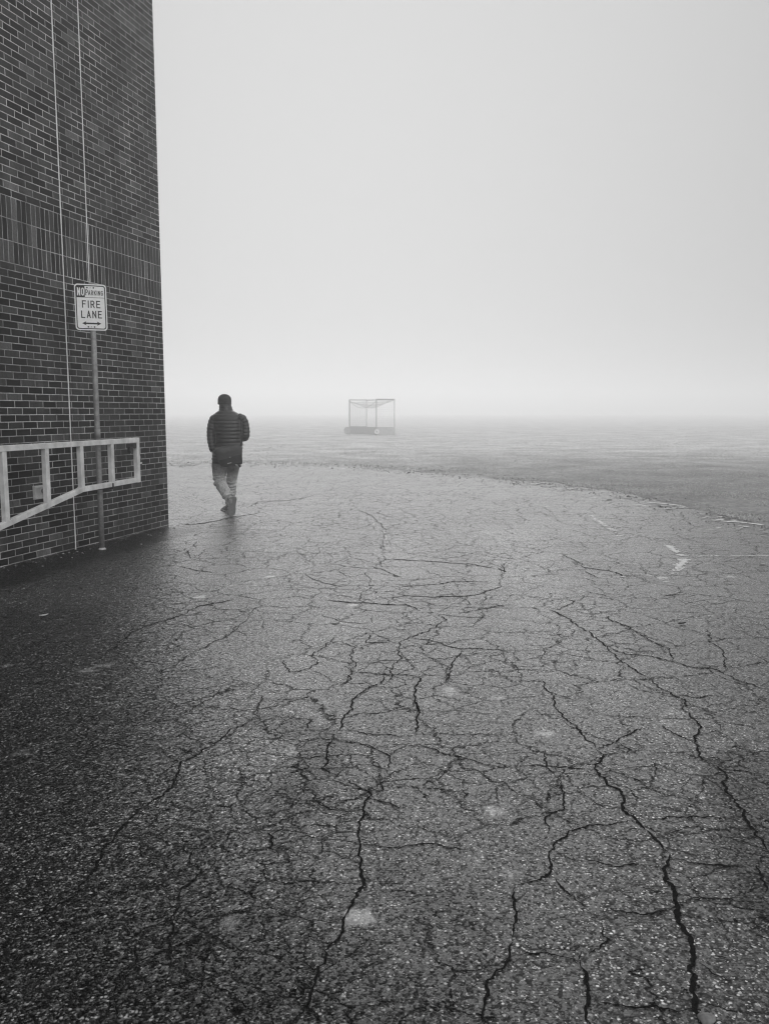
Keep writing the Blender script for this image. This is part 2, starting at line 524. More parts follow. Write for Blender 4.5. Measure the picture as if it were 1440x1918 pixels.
# height: the old surface is never quite level
Z = np.zeros_like(X)
inn = (np.abs(X) < 7.6) & (Y > 0.5) & (Y < 26)
for sc_, am in ((0.45, 0.010), (1.3, 0.004)):
    vals = np.array([mnoise.noise(Vector((x * sc_, y * sc_, 3.0))) for x, y in zip(X[inn], Y[inn])])
    Z[inn] += am * vals
fade = np.clip((7.5 - np.abs(X)) / 1.0, 0, 1) * np.clip((Y - 0.6) / 0.6, 0, 1) * np.clip((25 - Y) / 2.0, 0, 1)
Z *= fade
ny, nx = X.shape


def ground_z(x, y):
    i = min(max(int(np.searchsorted(xs, x)), 1), nx - 1); j = min(max(int(np.searchsorted(ys, y)), 1), ny - 1)
    fx = (x - xs[i - 1]) / (xs[i] - xs[i - 1]); fy = (y - ys[j - 1]) / (ys[j] - ys[j - 1])
    return float((Z[j - 1, i - 1] * (1 - fx) + Z[j - 1, i] * fx) * (1 - fy) + (Z[j, i - 1] * (1 - fx) + Z[j, i] * fx) * fy)


def asphalt_mat():
    m, t, b = nt("asphalt_surface")
    tc = N(t, "ShaderNodeTexCoord"); P = tc.outputs["Object"]
    aw = N(t, "ShaderNodeAttribute"); aw.attribute_name = "wear"
    at = N(t, "ShaderNodeAttribute"); at.attribute_name = "track"
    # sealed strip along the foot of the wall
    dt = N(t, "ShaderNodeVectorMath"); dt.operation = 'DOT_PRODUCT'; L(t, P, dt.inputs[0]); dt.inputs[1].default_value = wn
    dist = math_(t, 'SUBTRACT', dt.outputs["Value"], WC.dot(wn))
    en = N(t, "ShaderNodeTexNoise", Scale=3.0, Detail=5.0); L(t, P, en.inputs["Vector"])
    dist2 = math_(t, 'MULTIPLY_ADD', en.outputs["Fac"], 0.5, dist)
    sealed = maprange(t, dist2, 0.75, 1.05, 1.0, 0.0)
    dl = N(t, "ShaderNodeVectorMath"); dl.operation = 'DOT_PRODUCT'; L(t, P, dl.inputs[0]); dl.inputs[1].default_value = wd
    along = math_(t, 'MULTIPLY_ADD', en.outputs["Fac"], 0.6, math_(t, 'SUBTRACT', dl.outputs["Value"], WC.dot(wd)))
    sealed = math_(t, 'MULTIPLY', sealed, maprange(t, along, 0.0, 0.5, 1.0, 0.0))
    # aggregate: stones of two sizes set in bitumen
    def stones(scale):
        v = N(t, "ShaderNodeTexVoronoi", Scale=scale, Randomness=1.0); L(t, P, v.inputs["Vector"])
        s = N(t, "ShaderNodeSeparateColor"); L(t, v.outputs["Color"], s.inputs[0])
        return v, s
    v1, s1 = stones(95.0)
    v2, s2 = stones(190.0)
    big = N(t, "ShaderNodeTexNoise", Scale=0.55, Detail=5.0, Roughness=0.6); L(t, P, big.inputs["Vector"])
    mid = N(t, "ShaderNodeTexNoise", Scale=14.0, Detail=6.0, Roughness=0.75); L(t, P, mid.inputs["Vector"])
    c1 = ramp(t, s1.outputs[0], [(0.0, 0.004), (0.5, 0.012), (0.75, 0.025), (0.86, 0.10), (0.925, 0.70), (1.0, 1.6)])
    c2 = ramp(t, s2.outputs[0], [(0.0, 0.003), (0.6, 0.012), (0.87, 0.04), (0.95, 0.45), (1.0, 1.2)])
    core = maprange(t, v1.outputs["Distance"], 0.25, 0.55, 1.0, 0.0)
    pick = math_(t, 'MULTIPLY', core, maprange(t, s1.outputs[1], 0.25, 0.45))
    agg = mixv(t, pick, c2.outputs[0], c1.outputs[0])
    grit = ramp(t, mid.outputs["Fac"], [(0.25, 0.20), (0.5, 0.8), (0.75, 1.0)])
    agg = math_(t, 'MULTIPLY', agg, grit.outputs[0])
    agg = math_(t, 'MULTIPLY', agg, ramp(t, big.outputs["Fac"], [(0.3, 0.72), (0.7, 1.3)]).outputs[0])
    # worn wheel tracks: stone ground pale and smooth
    wn_ = N(t, "ShaderNodeTexNoise", Scale=5.0, Detail=8.0, Roughness=0.7); L(t, P, wn_.inputs["Vector"])
    tr = math_(t, 'MULTIPLY', at.outputs["Fac"], ramp(t, wn_.outputs["Fac"], [(0.3, 0.25), (0.62, 1.0)]).outputs[0])
    agg = math_(t, 'MULTIPLY', agg, math_(t, 'MULTIPLY_ADD', tr, 1.2, 1.0))
    agg = math_(t, 'MULTIPLY_ADD', tr, 0.020, agg)
    sn = N(t, "ShaderNodeTexNoise", Scale=45.0, Detail=6.0, Roughness=0.8); L(t, P, sn.inputs["Vector"])
    st = maprange(t, math_(t, 'MULTIPLY', aw.outputs["Fac"], ramp(t, sn.outputs["Fac"], [(0.3, 0.4), (0.7, 1.5)]).outputs[0]), 0.25, 0.75)
    agg = mixv(t, math_(t, 'MULTIPLY', st, 0.75), agg, math_(t, 'MULTIPLY_ADD', agg, 0.5, 0.80))
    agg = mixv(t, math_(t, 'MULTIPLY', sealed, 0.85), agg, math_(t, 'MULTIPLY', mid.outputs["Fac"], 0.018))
    # dark sealer patches, plus shade painted into the near-left ground: dulls the stones
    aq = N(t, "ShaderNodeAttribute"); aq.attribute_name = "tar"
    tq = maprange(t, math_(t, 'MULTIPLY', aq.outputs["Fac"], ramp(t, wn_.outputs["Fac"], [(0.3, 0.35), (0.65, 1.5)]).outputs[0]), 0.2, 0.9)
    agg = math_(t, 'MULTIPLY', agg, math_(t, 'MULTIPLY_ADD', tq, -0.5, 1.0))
    # hairline crazing: cell edges of a distorted voronoi, only in patches
    def craze(scale, width, dist_amp, lo, hi, seed):
        nz = N(t, "ShaderNodeTexNoise", Scale=scale * 2.3, Detail=5.0, Roughness=0.7); L(t, P, nz.inputs["Vector"])
        sc = N(t, "ShaderNodeVectorMath"); sc.operation = 'SCALE'; L(t, nz.outputs["Color"], sc.inputs[0]); sc.inputs["Scale"].default_value = dist_amp
        ad = N(t, "ShaderNodeVectorMath"); ad.operation = 'ADD'; L(t, P, ad.inputs[0]); L(t, sc.outputs[0], ad.inputs[1])
        v = N(t, "ShaderNodeTexVoronoi", Scale=scale, Randomness=1.0); v.feature = 'DISTANCE_TO_EDGE'; v.voronoi_dimensions = '2D'; L(t, ad.outputs[0], v.inputs["Vector"])
        e = maprange(t, v.outputs["Distance"], 0.0, width * scale, 1.0, 0.0)
        pn = N(t, "ShaderNodeTexNoise", Scale=1.1, Detail=3.0); 
        mp = N(t, "ShaderNodeMapping"); mp.inputs["Location"].default_value = (seed, seed * 2, 0); L(t, P, mp.inputs[0]); L(t, mp.outputs[0], pn.inputs["Vector"])
        return math_(t, 'MULTIPLY', e, maprange(t, pn.outputs["Fac"], lo, hi))
    k = math_(t, 'MAXIMUM', craze(2.4, 0.0105, 0.24, 0.34, 0.47, 4.0), craze(6.0, 0.0065, 0.10, 0.43, 0.56, 11.0))
    k = math_(t, 'MULTIPLY', k, math_(t, 'SUBTRACT', 1.0, sealed))
    k2 = math_(t, 'MULTIPLY', k, ramp(t, mid.outputs["Fac"], [(0.35, 0.2), (0.6, 1.0)]).outputs[0])
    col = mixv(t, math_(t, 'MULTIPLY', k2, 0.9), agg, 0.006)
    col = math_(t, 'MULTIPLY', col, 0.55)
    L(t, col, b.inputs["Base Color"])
    rough = mixv(t, k2, mixv(t, tr, ROUGH_BASE, ROUGH_BASE - 0.06), 0.95)
    L(t, rough, b.inputs["Roughness"])
    spec = mixv(t, k2, mixv(t, sealed, mixv(t, tq, SPEC_BASE, SPEC_BASE * 0.45), 0.12), 0.0)
    L(t, spec, b.inputs["Specular IOR Level"])
    h = math_(t, 'MULTIPLY_ADD', v1.outputs["Distance"], -0.7, math_(t, 'MULTIPLY', v2.outputs["Distance"], -0.35))
    h = math_(t, 'MULTIPLY_ADD', mid.outputs["Fac"], 0.8, h)
    h = math_(t, 'MULTIPLY_ADD', k2, -2.0, h)
    bp = N(t, "ShaderNodeBump", Strength=0.5, Distance=0.004); L(t, h, bp.inputs["Height"])
    # every stone has its own facet, tilted its own way: some catch the bright sky, some do not
    def tilt(v, amt, prev):
        a = N(t, "ShaderNodeVectorMath"); a.operation = 'SUBTRACT'; L(t, v.outputs["Color"], a.inputs[0]); a.inputs[1].default_value = (.5, .5, .5)
        m1 = N(t, "ShaderNodeVectorMath"); m1.operation = 'MULTIPLY'; L(t, a.outputs[0], m1.inputs[0]); m1.inputs[1].default_value = (amt, amt, 0)
        s_ = N(t, "ShaderNodeVectorMath"); s_.operation = 'ADD'; L(t, prev, s_.inputs[0]); L(t, m1.outputs[0], s_.inputs[1])
        return s_.outputs[0]
    nn_ = tilt(v1, FACET, bp.outputs[0]); nn_ = tilt(v2, FACET * .7, nn_)
    nm_ = N(t, "ShaderNodeVectorMath"); nm_.operation = 'NORMALIZE'; L(t, nn_, nm_.inputs[0])
    L(t, nm_.outputs[0], b.inputs["Normal"])
    return m


FACET = 0.54
ROUGH_BASE, SPEC_BASE = 0.34, 0.45
M_ASPH = asphalt_mat()
M_CRACK = simple("crack_fill", 0.002, 0.022, scale=160, rough=1.0, spec=0.0)
M_PALE = simple("sandy_crack_fill", 0.35, 0.65, scale=30, rough=0.5, spec=0.5)
M_PAINT = simple("worn_white_paint", 0.45, 0.85, scale=25, rough=0.7, spec=0.3)

vs = np.stack([X.ravel(), Y.ravel(), Z.ravel()], 1)
idx = np.arange(nx * ny).reshape(ny, nx)
quads = np.stack([idx[:-1, :-1].ravel(), idx[:-1, 1:].ravel(), idx[1:, 1:].ravel(), idx[1:, :-1].ravel()], 1)

CRACKS = [  # (class, pixel polyline)
 (3, [(480,1342),(433,1365),(410,1383),(383,1405),(353,1423),(340,1425),(328,1447),(320,1460),(310,1491),(268,1513),(230,1545),(187,1591),(160,1638),(133,1671),(110,1685),(67,1725)]),
 (1, [(340,1425),(318,1417),(300,1400)]),
 (2, [(440,1122),(417,1127),(373,1135),(347,1150),(310,1163),(283,1172),(250,1185),(233,1197),(200,1225)]),
 (1, [(480,1138),(460,1163),(433,1190),(387,1213),(350,1230),(320,1247)]),
 (1, [(337,1060),(367,1068),(403,1072)]), (2, [(347,1030),(355,1037),(358,1047)]), (1, [(413,1287),(400,1310),(365,1328),(350,1345)]),
 (1, [(307,1133),(337,1150)]), (1, [(373,1013),(363,1022),(369,1027)]),
 (1, [(713,1047),(743,1048),(800,1051),(873,1055),(927,1063)]), (2, [(947,1053),(940,1062),(945,1070),(933,1063)]), (2, [(940,1097),(897,1113)]),
 (1, [(943,1067),(937,1087),(940,1097)]), (1, [(630,1067),(653,1080)]), (1, [(693,1060),(720,1067),(747,1080)]),
 (1, [(680,1072),(692,1082),(693,1100),(677,1113),(670,1122),(680,1128)]), (2, [(607,1125),(667,1130),(727,1132),(763,1135),(790,1145)]),
 (2, [(743,1113),(757,1117),(817,1118),(863,1117),(897,1113)]), (2, [(725,1130),(737,1120),(747,1117)]), (1, [(763,1120),(773,1127),(783,1128)]),
 (1, [(730,1097),(773,1098),(827,1092),(850,1088),(913,1090)]), (1, [(547,1110),(549,1118),(583,1122)]),
 (1, [(820,1152),(880,1157),(923,1159)]),
 (2, [(820,1152),(832,1163),(820,1173),(790,1187),(770,1195),(747,1203),(742,1217),(747,1233),(743,1240),(733,1253),(732,1263),(727,1280)]),
 (2, [(770,1195),(813,1202),(843,1213),(867,1217),(893,1216),(957,1222)]), (2, [(867,1218),(850,1240),(843,1260),(833,1280)]),
 (3, [(657,1258),(713,1262),(780,1267),(785,1275),(778,1290),(783,1307),(777,1320),(782,1340),(783,1360),(775,1380)]),
 (2, [(657,1258),(653,1270),(630,1287)]), (2, [(657,1258),(665,1240),(657,1233),(667,1213),(637,1200)]),
 (3, [(720,1263),(710,1280),(693,1287),(673,1300),(660,1317),(658,1330),(643,1343),(640,1370)]),
 (3, [(640,1370),(687,1377),(773,1378)]), (2, [(780,1370),(800,1377),(870,1378),(960,1378)]),
 (3, [(627,1377),(613,1397),(613,1440),(627,1455)]), (2, [(620,1393),(657,1387),(693,1402),(730,1418),(728,1450)]), (2, [(763,1397),(743,1407),(730,1420)]),
 (3, [(767,1397),(817,1407),(863,1422),(897,1433),(960,1437)]), (2, [(513,1342),(580,1350),(583,1367),(637,1370)]),
 (2, [(480,1302),(497,1303),(487,1320),(480,1340)]), (2, [(497,1310),(600,1312)]),
 (2, [(530,1443),(590,1440),(620,1443),(663,1437),(713,1437),(727,1447)]),
 (2, [(527,1235),(545,1258),(580,1250),(597,1242),(583,1230),(620,1200),(630,1190)]), (1, [(580,1252),(610,1267),(630,1280)]),
 (2, [(687,1183),(688,1203),(733,1202)]), (1, [(730,1177),(783,1183)]), (1, [(693,1153),(700,1167)]), (1, [(913,1263),(960,1275)]), (1, [(907,1130),(957,1138)]),
 (1, [(669,954),(700,969),(721,992),(717,1021),(723,1031)]), (1, [(715,1020),(718,1032),(720,1047),(710,1057)]),
 (3, [(1027,1143),(1060,1157),(1093,1180),(1127,1207),(1147,1223),(1173,1247),(1207,1267),(1227,1283),(1253,1300),(1280,1315),(1283,1330),(1303,1353),(1310,1370),(1303,1393),(1313,1417),(1333,1433)]),
 (4, [(1333,1433),(1347,1447),(1355,1480),(1387,1515),(1407,1541),(1427,1575),(1440,1595)]),
 (2, [(1143,1217),(1173,1227),(1213,1230),(1260,1240),(1287,1248),(1340,1255),(1360,1263),(1377,1272),(1440,1293)]),
 (2, [(1130,1153),(1143,1163),(1177,1175),(1193,1190),(1220,1203),(1253,1217),(1263,1240)]),
 (2, [(1322,1180),(1337,1207),(1357,1233),(1357,1260)]),
 (1, [(1053,1038),(1087,1055),(1093,1062),(1140,1068),(1167,1078),(1193,1078)]), (1, [(1093,1068),(1123,1083)]),
 (1, [(1097,1107),(1143,1118)]), (1, [(1097,1115),(1083,1125),(1040,1143)]), (1, [(1233,1117),(1293,1115)]),
 (1, [(1170,1282),(1217,1297),(1253,1300)]), (2, [(1187,1277),(1237,1275)]), (2, [(1263,1307),(1280,1302),(1297,1307),(1343,1303)]),
 (3, [(1220,1365),(1173,1375),(1150,1388),(1117,1405)]),
 (4, [(1117,1405),(1122,1417),(1112,1437),(1130,1458),(1157,1480),(1173,1498),(1173,1518),(1207,1545),(1227,1568),(1253,1601)]),
 (5, [(1253,1601),(1250,1621),(1250,1651),(1267,1678),(1273,1705),(1283,1735),(1293,1771),(1303,1801),(1303,1841),(1310,1885),(1317,1905),(1325,1935)]),
 (2, [(1153,1392),(1200,1418)]), (3, [(1237,1360),(1280,1387),(1303,1393)]), (2, [(1313,1375),(1360,1368)]), (3, [(1337,1437),(1380,1445),(1440,1455)]),
 (2, [(967,1275),(1013,1278),(1032,1297),(1083,1318)]), (3, [(1032,1297),(1040,1320),(1057,1342),(1077,1358),(1117,1405)]), (1, [(987,1342),(1057,1341)]),
 (3, [(960,1437),(1027,1437),(1113,1442)]), (2, [(1020,1407),(1023,1437),(1037,1458)]), (2, [(1227,1430),(1237,1453)]), (4, [(1182,1443),(1192,1441),(1201,1446)]),
 (2, [(1113,1480),(1157,1480)]), (3, [(1190,1536),(1147,1545),(1103,1550),(1073,1561),(1040,1578),(1027,1605),(1023,1631),(1003,1641),(967,1655)]),
 (2, [(1023,1635),(1063,1671),(1100,1701)]), (2, [(1043,1461),(1060,1495),(1053,1515),(1023,1530),(1027,1561)]), (2, [(1047,1595),(1083,1610),(1147,1623),(1247,1623)]),
 (3, [(1253,1605),(1273,1613),(1337,1621),(1413,1623)]), (4, [(1413,1621),(1427,1658),(1440,1675)]), (2, [(1433,1598),(1423,1621)]),
 (2, [(1207,1538),(1260,1530),(1327,1533),(1387,1538)]), (3, [(1143,1706),(1173,1713),(1220,1713),(1267,1700)]), (2, [(1273,1686),(1320,1685),(1370,1685),(1440,1698)]),
 (3, [(1127,1728),(1133,1755),(1140,1761),(1117,1775),(1097,1788)]), (4, [(1097,1788),(1090,1808),(1097,1841),(1107,1885),(1110,1915),(1112,1935)]),
 (2, [(960,1771),(993,1786),(1040,1791),(1087,1808)]), (3, [(1310,1808),(1337,1821),(1373,1838)]), (3, [(1300,1771),(1320,1771)]), (2, [(1257,1780),(1290,1786)]),
 (3, [(1117,1885),(1227,1885),(1313,1903)]), (3, [(962,1658),(965,1691),(960,1758)]), (5, [(1338,1794),(1348,1798),(1358,1802)]),
 (3, [(643,1461),(693,1491),(667,1518),(665,1535),(670,1591),(673,1638),(663,1688),(643,1725),(630,1751),(610,1778),(593,1818),(590,1858),(553,1905),(540,1930)]),
 (3, [(725,1461),(713,1485),(693,1493)]), (2, [(693,1493),(727,1505),(773,1518)]), (3, [(547,1498),(590,1501),(623,1516),(660,1523)]), (2, [(565,1468),(568,1496)]),
 (2, [(480,1488),(530,1491),(547,1498)]), (2, [(530,1551),(577,1546),(657,1546)]), (3, [(530,1551),(502,1558),(510,1588),(523,1605)]),
 (2, [(683,1585),(740,1583),(800,1583),(853,1591),(893,1600)]), (2, [(487,1715),(527,1720)]), (2, [(727,1668),(793,1685)]), (2, [(920,1720),(960,1725)]),
 (3, [(960,1768),(940,1811),(917,1841),(910,1875),(908,1930)]), (2, [(733,1468),(773,1470),(797,1478),(867,1490)]),
 (3, [(337,1690),(330,1731),(323,1778),(310,1805)]), (2, [(333,1691),(287,1711),(233,1721)]), (2, [(330,1571),(350,1598),(377,1630),(345,1665),(335,1690)]), (2, [(350,1725),(420,1721)]),
 (2, [(340,983),(386,980),(410,975),(430,969)]), (1, [(430,969),(457,966),(487,960)]), (1, [(467,950),(483,940),(533,938),(575,931)]),
 (1, [(860,1152),(905,1140),(957,1132)]), (1, [(840,1110),(870,1122),(885,1135)]), (1, [(570,1075),(600,1090),(640,1100)]), (1, [(600,1150),(640,1165),(690,1170)]),
]
PALE = [  # (half width px, polyline)
 (2.2, [(1108,962),(1113,972),(1120,975),(1140,990),(1152,997),(1166,1004)]), (3.2, [(1252,1022),(1262,1030),(1275,1040),(1280,1050),(1272,1062),(1266,1075)]),
 (1.5, [(1278,1046),(1300,1042),(1345,1041),(1400,1041),(1440,1041)]), (1.0, [(1067,953),(1105,957)]), (1.0, [(1000,944),(1025,950)]), (1.0, [(1162,1080),(1176,1080)]),
 (1.2, [(1200,1077),(1228,1076)]), (1.0, [(1234,1076),(1252,1074)]), (1.0, [(1240,1090),(1262,1092)]), (0.8, [(430,968),(455,964)]), (0.8, [(600,912),(700,913)]),
 (0.8, [(700,914),(790,913),(850,911)]), (0.8, [(866,914),(905,912),(960,916)]), (1.3, [(855,911),(862,905)]), (0.8, [(960,950),(985,952)]), (0.7, [(330,872),(390,871)]), (.8, [(470,907),(497,907)]),
 (0.8, [(720,993),(724,1012)]), (0.9, [(695,984),(704,980)]), (.7, [(1080,940),(1130,941)]), (.7, [(1150,945),(1175,949)])]


def wrap(px, py):
    p = G(px, py)
    return p


def ribbon(pl_, wfun, zoff, seed, jag=0.35, step=0.010, spall=0.0):
    pts = [wrap(*p) for p in pl_]
    r = random.Random(seed)
    dense = []
    for a, b_ in zip(pts[:-1], pts[1:]):
        n = max(2, int((b_ - a).length / step))
        for k in range(n):
            dense.append(a.lerp(b_, k / n))
    dense.append(pts[-1])
    M = len(dense); off = np.zeros(M)
    for f_, a_ in ((5.0, .014), (15.0, .009), (38.0, .0055), (80, .003)):
        ph = r.random() * 100
        s_ = 0.0
        for i in range(M):
            if i:
                s_ += (dense[i] - dense[i - 1]).length
            off[i] += a_ * mnoise.noise(Vector((s_ * f_, ph, 0))) * 2
    V = []
    s_ = 0.0; ph = r.random() * 100
    for i in range(M):
        if i:
            s_ += (dense[i] - dense[i - 1]).length
        tdir = (dense[min(i + 1, M - 1)] - dense[max(i - 1, 0)]); tdir.z = 0; tdir.normalize()
        nd = Vector((-tdir.y, tdir.x, 0))
        c = dense[i] + nd * off[i]
        w_ = wfun(c, s_, tdir)
        wl = w_ * (1 + jag * 2 * mnoise.noise(Vector((s_ * 60, ph, 1))) + jag * 1.4 * mnoise.noise(Vector((s_ * 14, ph, 4)))); wr = w_ * (1 + jag * 2 * mnoise.noise(Vector((s_ * 60, ph, 7))) + jag * 1.4 * mnoise.noise(Vector((s_ * 14, ph, 9))))
        tap = min(1.0, 0.25 + i / 12, 0.25 + (M - 1 - i) / 12)
        for sg, ww in ((1, wl), (-1, wr)):
            p = c + nd * (sg * max(ww, 0.0006) * tap)
            V.append((p.x, p.y, ground_z(p.x, p.y) + zoff))
    Fq = [(2 * i, 2 * i + 1, 2 * i + 3, 2 * i + 2) for i in range(M - 1)]
    # crumbs missing from the lips
    for i in range(0, M - 1):
        if r.random() < spall:
            c = dense[i]; sg = r.choice((-1, 1)); tdir = (dense[i + 1] - dense[max(i - 1, 0)]); tdir.z = 0; tdir.normalize(); nd = Vector((-tdir.y, tdir.x, 0))
            w_ = wfun(c, 0.0, tdir); q = c + nd * (off[i] + sg * w_ * r.uniform(.9, 2.3)); sz = w_ * r.uniform(.35, 1.1)
            a0 = r.random() * 6.28; o_ = len(V)
            for k_ in range(4):
                rr_ = sz * r.uniform(.5, 1.1); V.append((q.x + math.cos(a0 + k_ * 1.57) * rr_, q.y + math.sin(a0 + k_ * 1.57) * rr_, ground_z(q.x, q.y) + zoff + .0006))
            Fq.append((o_, o_ + 1, o_ + 2, o_ + 3))
    return V, Fq


allv = [vs]; allf = [quads]; mat_i = [np.zeros(len(quads), int)]
off0 = len(vs)
HALF = {1: 0.0028, 2: 0.0036, 3: 0.0048, 4: 0.0057, 5: 0.0085}


def cw(cls):
    def f_(c, s_, td):
        # old cracks ravel wider where wheels cross them, so those running across the lane are the wider ones
        d = math.hypot(c.x, c.y); v = Vector((c.x, c.y, 0)) / d
        lat = abs(td.x * v.y - td.y * v.x)
        px_ = {1: .45, 2: .60, 3: .80, 4: .95, 5: 1.0}[cls] * d / F
        return max(HALF[cls], px_ * (1 + lat * min(d / 1.47 - 1, 4.5))) * (0.85 + 0.3 * mnoise.noise(Vector((s_ * 4, cls, 2))))
    return f_


k = 0
for cls, pl_ in CRACKS:
    k += 1
    V, Fq = ribbon(pl_, cw(cls), 0.0015 + 0.00002 * (k % 60), k, jag=0.55, spall={1: .05, 2: .10, 3: .2, 4: .3, 5: .35}[cls])
    allv.append(np.array(V)); allf.append(np.array(Fq) + off0); mat_i.append(np.full(len(Fq), 1)); off0 += len(V)
rr = random.Random(5)
cnt = 0
for hw_, pl_ in PALE:      # sand and old crack filler: broken crumbs, not a line
    pts = [G(*q) for q in pl_]
    V = []; Fq = []
    for a, b_ in zip(pts[:-1], pts[1:]):
        seg = b_ - a; d = (a + b_).length / 2; td = seg.normalized(); nd = Vector((-td.y, td.x, 0))
        sp_w = hw_ * d / F * 1.5
        for q in range(int(seg.length * (50 + 30 * hw_)) + 1):
            f_ = rr.random(); c = a.lerp(b_, f_)
            if mnoise.noise(Vector((c.x * 5, c.y * 5, 3))) < -0.10:
                continue
            c = c + nd * (rr.gauss(0, .8) * sp_w + .02 * mnoise.noise(Vector((c.x * 9, c.y * 9, 8))))
            la_, lb_ = rr.uniform(.008, .034) * min(1.6, .6 + hw_ * .35), rr.uniform(.004, .012) * min(2.2, .7 + hw_ * .4); an = math.atan2(td.y, td.x) + rr.gauss(0, .5)
            cnt += 1; o_ = len(V); z_ = ground_z(c.x, c.y) + .0022 + .000012 * (cnt % 160)
            m_ = rr.randint(5, 7)
            for k_ in range(m_):
                w_ = 6.2832 * k_ / m_; rad_ = rr.uniform(.6, 1.1); x_, y_ = la_ * rad_ * math.cos(w_), lb_ * rad_ * math.sin(w_)
                V.append((c.x + x_ * math.cos(an) - y_ * math.sin(an), c.y + x_ * math.sin(an) + y_ * math.cos(an), z_))
            V.append((c.x, c.y, z_))
            for k_ in range(0, m_ - 1, 2):
                Fq.append((o_ + m_, o_ + k_, o_ + k_ + 1, o_ + (k_ + 2) % m_))
            if m_ % 2:
                V.append(((V[o_ + m_ - 1][0] + V[o_][0]) / 2, (V[o_ + m_ - 1][1] + V[o_][1]) / 2, z_))
                Fq.append((o_ + m_, o_ + m_ - 1, len(V) - 1, o_))
    if V:
        allv.append(np.array(V)); allf.append(np.array(Fq) + off0); mat_i.append(np.full(len(Fq), 2)); off0 += len(V)
EP = [p for p in edge if -9 < p.x < 10 and p.y > 8]
V = []; Fq = []
for k in range(1500):      # frost and dirt spilled from the turf over the lot's rim
    i = rr.randrange(len(EP) - 1); c = EP[i].lerp(EP[i + 1], rr.random()) + Vector((rr.gauss(0, .3), -abs(rr.gauss(0, .75)) + .1, 0))
    if mnoise.noise(Vector((c.x * .9, c.y * 1.6, 2))) < -0.05:
        continue
    la_, lb_ = rr.uniform(.02, .11), rr.uniform(.012, .05); o_ = len(V); z_ = ground_z(c.x, c.y) + .0024 + .000012 * (k % 160); an = rr.gauss(0, .4)
    for k_ in range(8):
        w_ = 6.2832 * k_ / 8; rad_ = rr.uniform(.45, 1.1); x_, y_ = la_ * rad_ * math.cos(w_), lb_ * rad_ * math.sin(w_)
        V.append((c.x + x_ * math.cos(an) - y_ * math.sin(an), c.y + x_ * math.sin(an) + y_ * math.cos(an), z_))
    V.append((c.x, c.y, z_))
    for k_ in range(0, 8, 2):
        Fq.append((o_ + 8, o_ + k_, o_ + k_ + 1, o_ + (k_ + 2) % 8))
allv.append(np.array(V)); allf.append(np.array(Fq) + off0); mat_i.append(np.array([2 + (f[0] // 9) % 2 for f in Fq])); off0 += len(V)
me = bpy.data.meshes.new("asphalt")
AV = np.concatenate(allv); AF = np.concatenate(allf); AM = np.concatenate(mat_i)
me.vertices.add(len(AV)); me.vertices.foreach_set("co", AV.ravel())
me.loops.add(len(AF) * 4); me.loops.foreach_set("vertex_index", AF.ravel().astype(np.int32))
me.polygons.add(len(AF)); me.polygons.foreach_set("loop_start", np.arange(len(AF), dtype=np.int32) * 4)
me.polygons.foreach_set("material_index", AM.astype(np.int32))
me.update(calc_edges=True); me.validate()
for nm, arr in (("wear", wear), ("track", track), ("tar", tar_shade)):
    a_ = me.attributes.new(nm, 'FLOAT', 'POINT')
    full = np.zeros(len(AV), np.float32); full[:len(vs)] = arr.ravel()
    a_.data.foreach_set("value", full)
me.polygons.foreach_set("use_smooth", [True] * len(me.polygons))
M_DIRT = simple("turf_dirt", 0.05, 0.22, scale=14, rough=0.9, spec=0.1)
for m_ in (M_ASPH, M_CRACK, M_PALE, M_DIRT):
    me.materials.append(m_)
asph = bpy.data.objects.new("asphalt", me); COL.objects.link(asph); asph["kind"] = "structure"

# ------------------------------------------------------------------ sports field
def field_mat():
    m, t, b = nt("turf_soil")
    tc = N(t, "ShaderNodeTexCoord"); P = tc.outputs["Object"]
    n1 = N(t, "ShaderNodeTexNoise", Scale=0.6, Detail=8.0, Roughness=0.7); L(t, P, n1.inputs["Vector"])
    n2 = N(t, "ShaderNodeTexNoise", Scale=9.0, Detail=8.0, Roughness=0.75); L(t, P, n2.inputs["Vector"])
    a = ramp(t, n1.outputs["Fac"], [(0.3, 0.38), (0.5, 0.60), (0.7, 0.78)])
    c = math_(t, 'MULTIPLY', a.outputs[0], ramp(t, n2.outputs["Fac"], [(0.28, 0.25), (0.5, 0.9), (0.72, 1.6)]).outputs[0])
    # turf darker near the corner of the lot, paler farther out
    dv = N(t, "ShaderNodeVectorMath"); dv.operation = 'DISTANCE'; L(t, P, dv.inputs[0]); dv.inputs[1].default_value = (9.0, 13.0, 0)
    corner_tone = maprange(t, math_(t, 'MULTIPLY_ADD', n1.outputs["Fac"], 6.0, dv.outputs["Value"]), 5.0, 26.0, 0.36, 1.0)
    c = math_(t, 'MULTIPLY', c, corner_tone)
    L(t, c, b.inputs["Base Color"]); b.inputs["Roughness"].default_value = 0.85; b.inputs["Specular IOR Level"].default_value = 0.2
    bp = N(t, "ShaderNodeBump", Strength=0.4, Distance=0.03); L(t, n2.outputs["Fac"], bp.inputs["Height"]); L(t, bp.outputs[0], b.inputs["Normal"])
    return m


